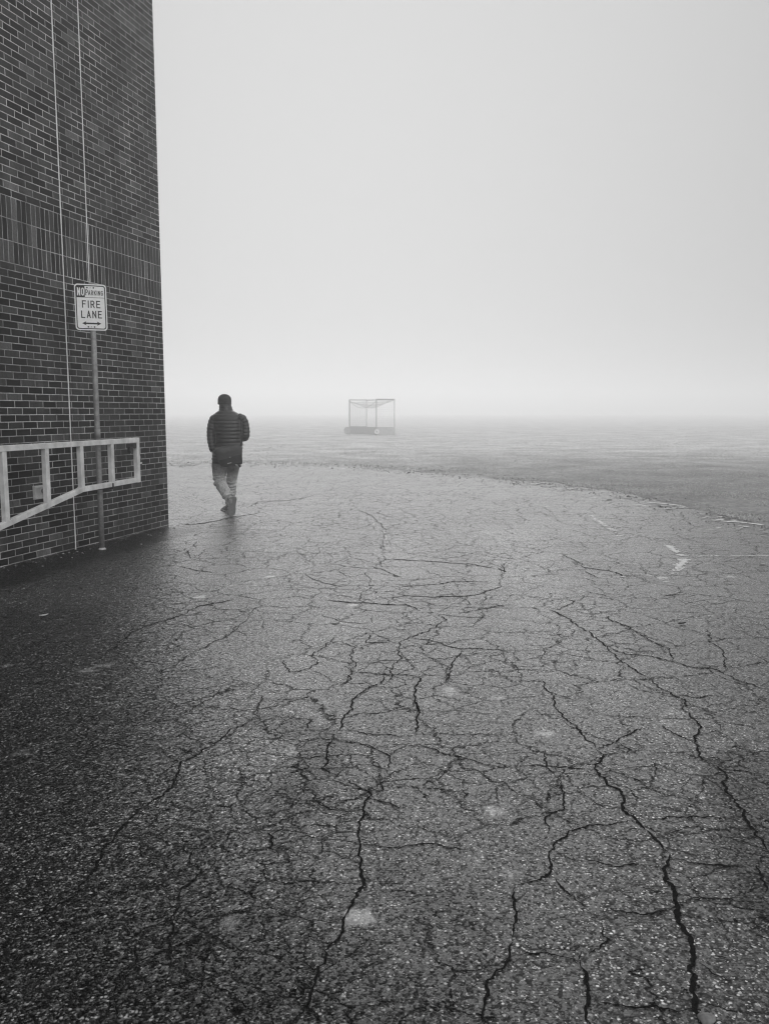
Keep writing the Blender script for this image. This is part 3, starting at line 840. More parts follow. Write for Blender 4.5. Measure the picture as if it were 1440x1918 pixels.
fine = []
for a, b_ in zip(edge[:-1], edge[1:]):
    n = max(1, min(60, int((b_ - a).length / 0.12)))
    for k in range(n):
        p = a.lerp(b_, k / n)
        if -12 < p.x < 12:
            p = p + Vector((0.0, mnoise.noise(Vector((p.x * 1.3, p.y * .4, 4))) * .55 + mnoise.noise(Vector((p.x * 4.5, p.y * .5, 7))) * .28, 0))
        fine.append(p)
fine.append(edge[-1])
V = []; Fq = []
rows = [0.0, 0.08, 1.0, 420.0]
for p in fine:
    V.append((p.x, p.y, -0.006)); V.append((p.x + .03, p.y + .22, 0.010)); V.append((p.x + 0.3, p.y + 1.2, 0.012))
    V.append((p.x * 1.0 + 30, 430.0, 0.012) if p.y < 400 else (p.x, 430.0, 0.012))
for i in range(len(fine) - 1):
    for r_ in range(3):
        Fq.append((i * 4 + r_, (i + 1) * 4 + r_, (i + 1) * 4 + r_ + 1, i * 4 + r_ + 1))
me = bpy.data.meshes.new("field"); me.from_pydata(V, [], Fq); me.update()
me.materials.append(field_mat())
fld = bpy.data.objects.new("field", me); COL.objects.link(fld); fld["kind"] = "structure"
FZ = 0.012

# short worn grass: clumps of blades, thick near the lot and thinning out with distance
exy = np.array([(p.x, p.y) for p in fine]); order = np.argsort(exy[:, 0]); ex, ey = exy[order, 0], exy[order, 1]
NB = 260000
gy = 11.0 + (rng.random(NB) ** 1.9) * 70.0
gx = (rng.random(NB) * 1.25 - 0.5) * gy * 1.02
okm = gy > np.interp(gx, ex, ey) + 0.05
# right of the last traced edge point the lot bends back towards us
gx, gy = gx[okm], gy[okm]
dens = np.array([mnoise.noise(Vector((x * .55, y * .35, 0))) + .5 * mnoise.noise(Vector((x * 1.9, y * 1.2, 5))) for x, y in zip(gx, gy)])
keep = dens > -0.25 + 0.7 * (rng.random(len(gx)) - .5)
gx, gy, dens = gx[keep], gy[keep], dens[keep]
n = len(gx)
ang = rng.random(n) * 2 * np.pi; hgt = (0.010 + 0.022 * rng.random(n)) * (0.8 + 0.5 * np.clip(dens, 0, 1)) * (1 + 1.6 * (gy - np.interp(gx, ex, ey) < 0.5) * (rng.random(n) < .5)); wid = 0.004 + 0.006 * rng.random(n) + gy * 0.00022
lean = 0.05 * (rng.random((n, 2)) - .5)
dx, dy = np.cos(ang) * wid, np.sin(ang) * wid
bz = np.full(n, 0.008)
v0 = np.stack([gx - dx, gy - dy, bz], 1); v1 = np.stack([gx + dx, gy + dy, bz], 1); v2 = np.stack([gx + lean[:, 0], gy + lean[:, 1], bz + hgt], 1)
GV = np.stack([v0, v1, v2], 1).reshape(-1, 3)
me = bpy.data.meshes.new("grass")
me.vertices.add(3 * n); me.vertices.foreach_set("co", GV.ravel())
me.loops.add(3 * n); me.loops.foreach_set("vertex_index", np.arange(3 * n, dtype=np.int32))
me.polygons.add(n); me.polygons.foreach_set("loop_start", np.arange(n, dtype=np.int32) * 3)
me.update(calc_edges=True)
m, t, b = nt("grass_blades")
gi = N(t, "ShaderNodeTexCoord"); n1 = N(t, "ShaderNodeTexNoise", Scale=1.2, Detail=6.0, Roughness=0.8); L(t, gi.outputs["Object"], n1.inputs["Vector"])
wnz = N(t, "ShaderNodeTexWhiteNoise"); L(t, gi.outputs["Object"], wnz.inputs[0])
c = math_(t, 'MULTIPLY', ramp(t, n1.outputs["Fac"], [(0.3, 0.32), (0.7, 0.70)]).outputs[0], math_(t, 'MULTIPLY_ADD', wnz.outputs[0], 0.9, 0.5))
L(t, c, b.inputs["Base Color"]); b.inputs["Roughness"].default_value = 0.7; b.inputs["Specular IOR Level"].default_value = 0.2
me.materials.append(m)
gr = bpy.data.objects.new("grass", me); COL.objects.link(gr); gr["kind"] = "stuff"

# painted lines: the field's faint arcs and the two stripes left on the lot's rim
def strip(mb, pl_, half, z, ground=True, seed=0, broken=0.0):
    P3 = catmull([tuple(G(*p)) for p in pl_], 14)
    rr = random.Random(seed)
    for i in range(len(P3) - 1):
        if rr.random() < broken:
            continue
        a, b_ = Vector(P3[i]), Vector(P3[i + 1]); td = (b_ - a).normalized(); nd = Vector((-td.y, td.x, 0))
        vv = []
        for p, sg in ((a, 1), (a, -1), (b_, -1), (b_, 1)):
            q = p + nd * (sg * half * (0.9 + .3 * mnoise.noise(Vector((p.x * 6, p.y * 6, sg)))))
            vv.append((q.x, q.y, z + (ground_z(q.x, q.y) if ground else 0)))
        mb.add(vv, [(0, 1, 2, 3)])


mb = MB()
for pl_, hf, bk in (([(1060, 848), (1105, 845), (1150, 842.5), (1209, 839), (1250, 833), (1266, 828), (1267, 825), (1258, 822.5)], .06, .06), ([(840, 854), (960, 857), (1080, 858), (1180, 858), (1285, 858.5)], .05, .35),
                    ([(855, 840), (930, 841), (1010, 842)], .05, .3), ([(1370, 850), (1410, 849), (1460, 844)], .06, .1)):
    strip(mb, pl_, hf, 0.020, False, 3, bk)
fm = mb.build("field_marking", simple("chalk_line", 0.5, 0.8, scale=6, rough=0.9, spec=0.1)); fm["kind"] = "structure"
mb = MB()
for pl_, hf, bk in (([(1203, 941), (1225, 942.5), (1255, 945), (1287, 949)], .05, 0), ([(1350, 976.5), (1375, 978), (1400, 980), (1428, 984)], .05, 0), ([(1383, 985), (1405, 988)], .03, .2), ([(985, 905), (1010, 908), (1035, 910)], .035, .3), ([(950, 903), (968, 905)], .03, 0)):
    strip(mb, pl_, hf, 0.006, True, 4, bk)
em = mb.build("road_marking", M_PAINT); em["kind"] = "structure"

# gravel crumbled off the lot's broken edge
mb = MB(); rr = random.Random(11)
vis = [p for p in fine if -9 < p.x < 11 and p.y > 9]
for k in range(1100):
    p = rr.choice(vis); s_ = rr.uniform(.005, .014) * (2.2 if rr.random() < .04 else 1)
    q = p + Vector((rr.gauss(0, .35), rr.gauss(0, .55) - .15, 0))
    z = 0.012 if q.y > np.interp(q.x, ex, ey) else 0.003
    mb.ball((q.x, q.y, z + s_ * .3), (s_ * rr.uniform(.8, 1.5), s_ * rr.uniform(.7, 1.2), s_ * rr.uniform(.5, .9)), 6, 4)
for k in range(220):      # grit washed up along the foot of the wall
    u_ = rr.uniform(-.1, 6.5); q = wall_p(u_, 0, abs(rr.gauss(0, .16)) + .01); s_ = rr.uniform(.003, .010)
    mb.ball((q.x, q.y, ground_z(q.x, q.y) + s_ * .3), (s_ * rr.uniform(.8, 1.6), s_ * rr.uniform(.7, 1.2), s_ * rr.uniform(.5, .9)), 6, 4)
gv = mb.build("gravel", simple("gravel_stone", 0.03, 0.42, scale=3.0, rough=0.8, detail=2), smooth=False); gv["kind"] = "stuff"

# ------------------------------------------------------------------ fire lane sign
M_GALV = simple("weathered_galvanised_pipe", 0.16, 0.32, scale=22, rough=0.5, spec=0.5, metal=0.25)
M_SIGNW = simple("white_sign_sheeting", 0.78, 0.88, scale=20, rough=0.45, spec=0.4)
M_SIGNK = simple("black_sign_ink", 0.008, 0.014, scale=20, rough=0.5, spec=0.3)
PB = G(191.5, 1029); PB.z = ground_z(PB.x, PB.y)
ptop = Yp(170.5, 530.0, PB.y).z
sgn = thing("parking_sign", PB, "white no parking fire lane sign on a thin metal post beside the brick wall", "sign")
mb = MB()
mb.tube([PB + ZV * -.05, PB + ZV * .6, PB + ZV * 1.6, PB + ZV * (ptop + .004)], .0275, 18)
mb.build("post", M_GALV, sgn, smooth=True)
mb = MB(); mb.tube([PB + ZV * -.01, PB + ZV * .012, PB + ZV * .02], [.04, .037, .029], 18)
mb.build("collar", simple("pale_sealant_ring", .35, .5, rough=.8), sgn, smooth=True)
zj = Yp(184, 812, PB.y).z
mb = MB(); mb.tube([PB + ZV * (zj - .05), PB + ZV * (zj + .05)], .0305, 18)
mb.build("sleeve", simple("pipe_sleeve", .16, .26, rough=.5, metal=.2), sgn, smooth=True)
SR = Vector((0.944, 0.33, 0)).normalized(); SN = Vector((SR.y, -SR.x, 0)); SU = ZV.copy()
SC = plane_hit(170.4, 575.2, PB + SN * .034, SN)
SW, SH = 0.312, 0.467


def sp(u, v, o=0.0):   # u right 0..1, v down 0..1
    return SC + SR * ((u - .5) * SW) + SU * ((.5 - v) * SH) + SN * o


def rrect(u0, v0, u1, v1, rad, o, n=6):
    pts = []
    ru, rv = rad / SW, rad / SH
    for cu, cv, a0 in ((u1 - ru, v0 + rv, 0), (u0 + ru, v0 + rv, 90), (u0 + ru, v1 - rv, 180), (u1 - ru, v1 - rv, 270)):
        for k in range(n + 1):
            a = R(a0 + (k / n) * 90)
            pts.append(sp(cu + ru * math.cos(a), cv - rv * math.sin(a), o))
    # order: top-right(0..90) first
    return pts[0:7], pts[7:14], pts[14:21], pts[21:28]


def rr_loop(*a):
    p = rrect(*a)
    return p[0] + p[1] + p[2] + p[3]


mb = MB(); mb.prism(rr_loop(0, 0, 1, 1, .034, 0.0), -SN * .003)
panel = mb.build("sign_panel", M_SIGNW, sgn)
mk = MB(); mwt = MB()
i0, i1 = rr_loop(.036, .026, .964, .974, .026, .0012), rr_loop(.066, .046, .934, .954, .020, .0012)
nn = len(i0)
mk.add(i0 + i1, [(k, (k + 1) % nn, nn + (k + 1) % nn, nn + k) for k in range(nn)])


def quad(mb, u0, v0, u1, v1, o):
    mb.add([sp(u0, v1, o), sp(u1, v1, o), sp(u1, v0, o), sp(u0, v0, o)], [(0, 1, 2, 3)])


quad(mk, .067, .047, .325, .292, .0012)
quad(mk, .326, .286, .933, .294, .0012)


def arc(cx, cy, rx, ry, a0, a1, n=10):
    return [(cx + rx * math.cos(R(a0 + (a1 - a0) * k / n)), cy + ry * math.sin(R(a0 + (a1 - a0) * k / n))) for k in range(n + 1)]


# glyph strokes on a unit box: x 0..1, y up 0..1
GL = {
 'N': [[(0, 0), (0, 1)], [(0, 1), (1, 0)], [(1, 0), (1, 1)]],
 'O': [arc(.5, .7, .5, .3, 180, 0) + arc(.5, .3, .5, .3, 0, -180) + [(0, .7), (0, .75)]],
 'P': [[(0, 0), (0, 1)], [(0, 1), (.55, 1)] + arc(.55, .74, .42, .26, 90, -90) + [(0, .48)]],
 'R': [[(0, 0), (0, 1)], [(0, 1), (.55, 1)] + arc(.55, .74, .42, .26, 90, -90) + [(0, .48)], [(.5, .48), (1, 0)]],
 'A': [[(0, 0), (.5, 1)], [(.5, 1), (1, 0)], [(.2, .28), (.8, .28)]],
 'K': [[(0, 0), (0, 1)], [(0, .36), (.95, 1)], [(.33, .58), (1, 0)]],
 'I': [[(.5, 0), (.5, 1)]],
 'G': [arc(.5, .7, .5, .3, 20, 180) + arc(.5, .3, .5, .3, 180, 360) + [(1, .45), (.6, .45)]],
 'F': [[(0, 0), (0, 1)], [(0, 1), (1, 1)], [(0, .53), (.8, .53)]],
 'E': [[(0, 0), (0, 1)], [(0, 1), (1, 1)], [(0, .53), (.85, .53)], [(0, 0), (1, 0)]],
 'L': [[(0, 1), (0, 0)], [(0, 0), (1, 0)]],
}
LAY = [0]


def word(mb, text, u0, u1, v0, v1, th, o, gap=.32, drop=0.0):
    """letters between u0..u1, v0 (cap line)..v1 (base line); th stroke in m"""
    wI = .30
    tot = sum(wI if c == 'I' else 1 for c in text) + gap * (len(text) - 1)
    cwid = (u1 - u0) * SW / tot; H = (v1 - v0) * SH
    x = 0.0
    for c in text:
        wl = cwid * (wI if c == 'I' else 1)
        for st in GL[c]:
            pts = []
            for gx_, gy_ in st:
                X_ = x + th / 2 + gx_ * (wl - th) if c != 'I' else x + wl / 2
                Y_ = th / 2 + gy_ * (H - th)
                pts.append((X_, Y_))
            LAY[0] = (LAY[0] + 1) % 12
            oo = o + LAY[0] * 0.00004
            left, right = [], []
            M = len(pts)
            for i in range(M):
                ax, ay = pts[max(i - 1, 0)]; bx, by = pts[min(i + 1, M - 1)]
                l_ = math.hypot(bx - ax, by - ay) or 1; tx, ty = (bx - ax) / l_, (by - ay) / l_
                ex_ = 0
                if i == 0: ex_ = -th / 2
                if i == M - 1: ex_ = th / 2
                m_ = 1.0
                if 0 < i < M - 1:
                    l1 = math.hypot(pts[i][0] - ax, pts[i][1] - ay) or 1
                    cosb = ((pts[i][0] - ax) * tx + (pts[i][1] - ay) * ty) / l1
                    m_ = min(1.5, 1 / max(cosb, .5))
                px_, py_ = pts[i][0] + tx * ex_, pts[i][1] + ty * ex_
                left.append((px_ - ty * th / 2 * m_, py_ + tx * th / 2 * m_)); right.append((px_ + ty * th / 2 * m_, py_ - tx * th / 2 * m_))
            V_ = [sp(u0 + a_ / SW, v1 - b_ / SH, oo) for a_, b_ in left] + [sp(u0 + a_ / SW, v1 - b_ / SH, oo) for a_, b_ in right]
            mb.add(V_, [(M + i, M + i + 1, i + 1, i) for i in range(M - 1)])
        x += wl + cwid * gap


word(mwt, "NO", .088, .308, .082, .255, .0105, .0022, gap=.28)
word(mk, "P", .345, .425, .118, .245, .0068, .0014)
word(mk, "ARKING", .432, .895, .135, .240, .0060, .0014, gap=.30)
word(mk, "FIRE", .225, .795, .355, .515, .0098, .0014, gap=.40)
word(mk, "LANE", .185, .835, .575, .735, .0098, .0014, gap=.40)
# double-headed arrow
for sg, ut in ((-1, .205), (1, .805)):
    c0 = sp(ut, .850, .0014)
    uh = ut - sg * .135
    mk.add([sp(ut, .850, .0014), sp(uh, .805, .0014), sp(uh + sg * .028, .850, .0014), sp(uh, .895, .0014)], [(0, 1, 2, 3)])
quad(mk, .31, .834, .70, .866, .00165)
mk.build("lettering", M_SIGNK, panel, recalc=False)
mwt.build("white_lettering", M_SIGNW, panel, recalc=False)
for uu, vv in ((.40, .078), (.60, .078), (.395, .925), (.59, .925)):
    mh_ = MB(); mh_.tube([sp(uu, vv, .0012), sp(uu, vv, .0024)], .0078, 14, ref=(0, 0, 1))
    mh_.build("punched_hole", M_BLACK, panel)
for uu, vv in ((.50, .078), (.493, .925)):
    b_ = MB(); b_.tube([sp(uu, vv, .001), sp(uu, vv, .005), sp(uu, vv, .007)], [.0045, .0045, .002], 8, ref=(0, 0, 1))
    b_.build("bolt", M_GALV, sgn)

# ------------------------------------------------------------------ swing gate swung back along the wall
M_ALU = simple("pale_painted_steel", 0.44, 0.80, scale=7, rough=0.55, spec=0.4, detail=9, bump=0.15, bscale=90)
gd = ray(1110, 770); gd.z = 0; gd.normalize(); gn = Vector((gd.y, -gd.x, 0))
g0 = PB + gn * .092


def gp(px, py):
    return plane_hit(px, py, g0 + gn * .025, gn) - gn * .025


def gs(p):           # distance along the gate from the post
    return (p - g0).dot(gd)


def gxyz(s, z):
    q = g0 + gd * s
    return Vector((q.x, q.y, z))


TH = .052
zt = (gp(0, 841).z + gp(120, 833.5).z + gp(230, 825.5).z) / 3
sE = gs(gp(260, 860)); zE = gp(255, 899.5).z; sB = gs(gp(153, 917.5)); zBk = gp(153, 917.5).z
s0 = gs(gp(0, 988)); z0_ = gp(0, 988).z
sH = s0 - 1.35; zH = z0_ + (z0_ - zBk) / (s0 - sB) * (sH - s0)
print("gate zt", zt, "zE", zE, "zB", zBk, "z0", z0_, "zH", zH, "s", sE, sB, s0)
gpost = gxyz(sH - .09, 0)
gate = thing("swing_gate", gpost, "pale steel swing gate with upright bars folded open along the brick wall", "gate")
mb = MB(); mb.bar(gxyz(sE - .028, zt), gxyz(sH, zt), .050, TH, gn)
mb.build("top_rail", M_ALU, gate, bevel=.004)
mb = MB(); mb.bar(gxyz(sE - .028, zE), gxyz(sB, zBk), .050, TH, gn)
mb.build("lower_rail", M_ALU, gate, bevel=.004)
mb = MB(); mb.bar(gxyz(sB + .012, zBk - .004), gxyz(sH, zH), .048, TH, gn)
mb.build("sloping_rail", M_ALU, gate, bevel=.004)


def zlow(s):
    return zE + (zBk - zE) * (s - sE) / (sB - sE) if s > sB else zBk + (zH - zBk) * (s - sB) / (sH - sB)


bars = [(257.5, 263, 860), (209, 215.5, 865), (152, 158.5, 875), (87.5, 94, 890), (8, 15.5, 900)]
ws = []
for a, b_, yy in bars:
    sa, sb = gs(gp(a, yy)), gs(gp(b_, yy)); sc_ = (sa + sb) / 2; wd_ = abs(sb - sa)
    ws.append((sc_, wd_))
print("bars", ws)
end_s = sE
sp_ = ws[3][0] - ws[4][0]
for s_ in [w_[0] for w_ in ws[1:]] + [ws[4][0] - sp_, ws[4][0] - 2 * sp_]:
    if s_ < sH + .1:
        continue
    mb = MB(); mb.box(gxyz(s_, (zt - TH / 2 + zlow(s_) + TH / 2) / 2 + .002), (.056, .046, zt - zlow(s_) - TH + .03), (gd, gn, ZV))
    mb.build("upright", M_ALU, gate, bevel=.003)
mb = MB(); mb.box(gxyz(end_s, (zt + zE) / 2), (.056, .052, zt - zE + TH + .006), (gd, gn, ZV))
mb.build("end_upright", M_ALU, gate, bevel=.004)
mb = MB(); mb.tube([gpost + ZV * -.05, gpost + ZV * (zt + .15)], .057, 18); mb.tube([gpost + ZV * (zt + .15), gpost + ZV * (zt + .18)], [.06, .03], 18)
gpo = mb.build("hinge_post", M_ALU, gate, smooth=False)
for zz in (zt, zH):
    mb = MB(); mb.box(gxyz(sH - .02, zz), (.10, .03, .07), (gd, gn, ZV)); mb.tube([gxyz(sH - .025, zz - .05), gxyz(sH - .025, zz + .05)], .016, 10)
    mb.build("hinge", M_GALV, gate)
M_IRON = simple("dark_iron", 0.006, 0.014, scale=40, rough=0.5, spec=0.4)
mb = MB()
for (ax_, ay_, bx_, by_) in ((245, 837, 250.5, 848.5), (251.5, 830.5, 257.5, 839)):
    p, q = gp(ax_, ay_), gp(bx_, by_)
    c = (p + q) / 2; mb.box(c, (abs(gs(p) - gs(q)), .038, abs(p.z - q.z)), (gd, gn, ZV))
mb.build("latch", M_IRON, gate, bevel=.004)
# eye welded on the free end, hook under the lower rail
mb = MB(); c = gp(264, 849)
ring = [c + gd * (.006 + .016 * math.cos(a)) + ZV * (.016 * math.sin(a)) for a in np.linspace(0, 2 * math.pi, 17)]
mb.tube(ring, .0045, 8, caps=False, ref=(0.3, 0.2, 1)); mb.build("eye", M_IRON, gate, smooth=True)
mb = MB(); h0 = gp(211, 907) + gn * .03
mb.tube([h0 + ZV * .012, h0 + ZV * -.02, h0 + ZV * -.045 - gn * .01, h0 + ZV * -.055 - gn * .035, h0 + ZV * -.04 - gn * .05], .008, 8)
mb.box(h0 - gn * .034 - ZV * .032, (.16, .035, .010), (gd, gn, ZV)); mb.box(h0 - gd * .10 - gn * .05 - ZV * .038, (.20, .02, .012), (gd, gn, ZV))
mb.build("hook", M_IRON, gate, smooth=False)

pc = gp(265.5, 866.5)
lock = thing("padlock", pc, "small dark padlock with a light band hanging from the gate end", "padlock")
mb = MB(); mb.box(pc, (.056, .03, .078), (gd, gn, ZV)); mb.build("lock_body", M_IRON, lock, bevel=.008)
mb = MB(); mb.box(pc - ZV * .004, (.0575, .0315, .016), (gd, gn, ZV)); mb.build("band", simple("bright_metal_band", .5, .7, rough=.4), lock, bevel=.002)
mb = MB(); pts = [pc + gd * (.016 * math.cos(a)) + ZV * (.058 + .022 * math.sin(a)) for a in np.linspace(0, math.pi, 9)]
pts = [pc + gd * .016 + ZV * .02] + pts + [pc - gd * .016 + ZV * .02]
mb.tube(pts, .005, 8, ref=(0.3, -1, .1)); mb.build("shackle", M_GALV, lock, smooth=True)

# ------------------------------------------------------------------ hockey goal out on the field
M_GW = simple("white_goal_paint", 0.65, 0.85, rough=0.5)
M_GF = simple("grey_goal_tube", 0.40, 0.48, rough=0.5)
M_GB = simple("grey_goal_board", 0.44, 0.52, rough=0.8)
M_NET = simple("net_cord", 0.5, 0.6, rough=0.9)
gB = G(704.9, 816.2); gA = gB + Vector((1.09, .10, 0)); gC = gB + Vector((-1.74, 3.0, 0)); gD = gA + (gC - gB)
gl = thing("hockey_goal", (gA + gB + gC + gD) / 4, "box shaped field hockey goal with low grey boards standing in the fog", "goal")
gl.location.z = FZ
HG = 2.2


def up(p, z):
    return Vector((p.x, p.y, z + FZ))


for p, m_, nm, r_ in ((gA, M_GW, "goalpost", .042), (gD, M_GW, "goalpost", .042), (gB, M_GF, "back_pole", .034), (gC, M_GF, "back_pole", .040)):
    mb = MB(); mb.tube([up(p, -.03), up(p, HG)], r_, 10); mb.build(nm, m_, gl, smooth=True)
mb = MB(); mb.tube([up(gA, HG - .03), up(gD, HG - .03)], .036, 10); mb.build("crossbar", M_GW, gl, smooth=True)
for a, b_ in ((gA, gB), (gD, gC)):
    mb = MB(); mb.tube([up(a, HG - .02), up(b_, HG - .02)], .032, 10); mb.build("top_bar", M_GF, gl, smooth=True)
for a, b_, nm in ((gA, gB, "side_board"), (gD, gC, "side_board"), (gB, gC, "back_board")):
    td = (b_ - a).normalized(); nd = Vector((-td.y, td.x, 0))
    mb = MB(); mb.box(up((a + b_) / 2, .03 + .25), ((b_ - a).length - .06, .04, .48), (td, nd, ZV)); mb.build(nm, M_GB, gl, bevel=.01)
for p, sg in ((gC, 1), (gB, 0)):
    c = up(p, .24) + (gC - gB).normalized() * (.08 if sg else -.05) + Vector((-.10 if sg else 0, -.06, 0))
    ax_ = (gA - gB).normalized() if sg == 0 else Vector((-.3, -1, 0)).normalized()
    ax_ = Vector((0.0, -1, 0)) if sg == 0 else ax_
    mb = MB(); mb.tube([c - ax_ * .05, c + ax_ * .05], .235 if sg else .15, 20, ref=(0, 0, 1)); wh = mb.build("wheel", M_GB if sg else M_GW, gl, bevel=.015)
    mb = MB(); mb.tube([c - ax_ * .06, c + ax_ * .06], .07 if sg else .05, 12, ref=(0, 0, 1)); mb.build("hub", M_GF, wh)


def cords(mb, a, b_, c, d, na, nb, sag):
    """net between edge a-b (top) and d-c (bottom)"""
    def P_(u, v):
        p = a.lerp(b_, u).lerp(d.lerp(c, u), v)
        return p - ZV * (sag * 16 * u * (1 - u) * v * (1 - v) + sag * (1 - v) * 4 * u * (1 - u) * .0)
    for i in range(na + 1):
        pp = [P_(i / na, v) for v in np.linspace(0, 1, 9)]
        mb.tube(pp, .0045, 3, caps=False)
    for j in range(nb + 1):
        pp = [P_(u, j / nb) for u in np.linspace(0, 1, 13)]
        mb.tube(pp, .0045, 3, caps=False, ref=(0, 0, 1))


mb = MB()
cords(mb, up(gB, 1.98), up(gC, 1.98), up(gC, .5), up(gB, .5), 28, 12, 0)
cords(mb, up(gA, 2.1), up(gB, 2.1), up(gB, .5), up(gA, .5), 10, 12, 0)
cords(mb, up(gD, 2.1), up(gC, 2.1), up(gC, .5), up(gD, .5), 10, 12, 0)
cords(mb, up(gA, 2.15), up(gD, 2.15), up(gC, 2.0), up(gB, 2.0), 28, 10, .42)
# heavy edge ropes that sag
for a, b_, dz in ((up(gC, 2.12), up(gB, 2.1), .45), (up(gA, 2.15), up(gC, 2.1), .30)):
    mb.tube([a.lerp(b_, u) - ZV * (dz * 4 * u * (1 - u)) for u in np.linspace(0, 1, 20)], .014, 5)
mb.build("net", M_NET, gl)

# ------------------------------------------------------------------ a few things dropped on the lot
M_LEAFD = simple("dead_leaf_dark", .01, .02, rough=.8); M_LEAFP = simple("dead_leaf_pale", .35, .55, rough=.8)


def leaf(px, py, half, m_, label, rot):
    p = G(px, py); p.z = ground_z(p.x, p.y) + .004
    mb = MB(); V_ = []; k = 9
    for i in range(k):
        f_ = i / (k - 1); wv = half * .42 * math.sin(math.pi * f_) ** .7
        x_ = (f_ - .5) * 2 * half
        for sg in (-1, 0, 1):
            y_ = sg * wv
            zc_ = .25 * half * (1 - math.cos((f_ - .5) * 2.4)) + abs(sg) * .18 * half
            V_.append(p + Vector((x_ * math.cos(rot) - y_ * math.sin(rot), x_ * math.sin(rot) + y_ * math.cos(rot), zc_)))
    Fq = []
    for i in range(k - 1):
        for q in range(2):
            Fq.append((i * 3 + q, i * 3 + q + 1, i * 3 + 3 + q + 1, i * 3 + 3 + q))
    mb.add(V_, Fq)
    o = mb.build("dead_leaf", m_, None, origin=p)
    sol = o.modifiers.new("thickness", 'SOLIDIFY'); sol.thickness = .0015
    return tag(o, label, "leaf", "leaves dropped on the asphalt")


leaf(1277, 1171, .035, M_LEAFD, "small dark leaf lying alone on clean asphalt at the right", .4)
leaf(1428, 1058, .040, M_LEAFP, "pale leaf lying below the long light crack at the far right", .1)
leaf(82, 1155, .035, M_LEAFP, "pale leaf lying on dark asphalt in front of the gate", .8)
pp_ = G(1322, 1914); pp_.z = ground_z(pp_.x, pp_.y)
mb = MB(); mb.ball(pp_ + ZV * .003, (.022, .02, .007), 12, 8)
for v in mb.v:
    v += Vector((1, 1, .6)) * (mnoise.noise(v * 60) * .006)
tag(mb.build("stone", simple("pale_stone", .10, .22, scale=50, rough=.8), None, origin=pp_, smooth=True), "flat grey stone lying at the end of the widest crack", "stone")

# ------------------------------------------------------------------ the walking man
Y0 = 11.9
TOE = G(432.0, 967.0); HEEL = G(424.3, 958.8)
DT, DH = TOE.y - Y0, HEEL.y - Y0
print("toe dy", DT, "heel dy", DH)


def Q(zx, zy, dy=0.0):
    return Yp(340 + zx / 7.106, 720 + zy / 7.106, Y0 + dy)


K = 0.001074     # metres per enlarged-photo pixel at the man's distance
foot = Q(600, 1700, 0); foot.z = 0
man = thing("person", (foot.x, Y0, 0), "person in a dark quilted jacket, dark cap and pale jeans walking away", "person")


def chain(mb, rows, n=16, span=8, mod=None, caps=True, sup=2.0, ref=(1, 0, 0), flat=False):
    """rows: (zx, zy, dy, rx, ry) ; smooth interpolated tube"""
    D = catmull(rows, span)
    pts = [Q(d[0], d[1], d[2]) for d in D]; s_ = 0; rad = []
    for i, d in enumerate(D):
        if i:
            s_ += (pts[i] - pts[i - 1]).length
        m_ = mod(s_, i / (len(D) - 1)) if mod else 0.0
        rad.append((d[3] + m_, d[4] + m_))
    mb.tube(pts, rad, n, caps, sup=sup, ref=ref, flat=flat)


def hand(mb, wrist, d, pn, side, curl=1.0, ln=.085):
    """wrist point, direction of the hand, palm normal, side: thumb direction sign"""
    d = d.normalized(); pn = (pn - d * pn.dot(d)).normalized(); sd = d.cross(pn) * side
    mb.tube([wrist - d * .03, wrist, wrist + d * .03, wrist + d * .06, wrist + d * ln], [(.027, .020), (.027, .019), (.036, .016), (.040, .015), (.038, .011)], 14, ref=sd)
    for k, (o, L_) in enumerate(((.030, .070), (.010, .078), (-.010, .073), (-.029, .058))):
        p = wrist + d * (ln - .012) + sd * o; dd = d.copy(); pts = [p]
        for j, (fr, bend) in enumerate(((.45, .45), (.30, .75), (.25, .55))):
            ang = bend * curl * (1 + .08 * k)
            dd = (dd * math.cos(ang) + pn * math.sin(ang)).normalized()
            p = p + dd * (L_ * fr); pts.append(p)
        mb.tube(pts, [.0088, .0084, .0078, .0062], 8, ref=sd)
    p = wrist + d * .022 + sd * .028; dd = (d * .7 + sd * .7).normalized(); pts = [p]
    for fr in (.034, .030, .024):
        pts.append(pts[-1] + dd * fr); dd = (dd * .8 + d * .3 + pn * .5 * curl).normalized()
    mb.tube(pts, [.013, .0105, .009, .007], 8, ref=pn)


# --- body: one continuous skin
mb = MB()
chain(mb, [(600, 1000, .0, .14, .10), (606, 900, .0, .135, .10), (620, 760, .0, .14, .105), (618, 600, .01, .155, .11), (612, 470, .02, .165, .11), (600, 400, .035, .13, .09), (588, 350, .05, .07, .065), (580, 300, .065, .058, .06), (576, 250, .08, .062, .065)], n=24, flat=True)
# skull, jaw, face turned a little to the left
hd = Q(573, 215, .095); fx = Vector((-.22, .97, -.10)).normalized(); sx_ = Vector((.97, .22, 0)).normalized(); uz = sx_.cross(fx)
mb.ball(hd, (.076, .094, .082), 24, 16, ax=(sx_, fx, uz))
mb.tube([hd - uz * .005 + fx * .02, hd - uz * .05 + fx * .035, hd - uz * .088 + fx * .045, hd - uz * .112 + fx * .055], [(.068, .070), (.062, .058), (.048, .044), (.026, .026)], 18, ref=sx_)
mb.tube([hd + fx * .088 + uz * .018, hd + fx * .100 - uz * .005, hd + fx * .113 - uz * .026, hd + fx * .094 - uz * .036], [.008, .011, .014, .009], 8, ref=sx_)      # nose
mb.tube([hd + fx * .082 - uz * .064 - sx_ * .022, hd + fx * .092 - uz * .062, hd + fx * .082 - uz * .064 + sx_ * .022], [.004, .0075, .004], 8, ref=uz)    # lips
mb.tube([hd + fx * .080 - uz * .074 - sx_ * .019, hd + fx * .090 - uz * .074, hd + fx * .080 - uz * .074 + sx_ * .019], [.004, .008, .004], 8, ref=uz)
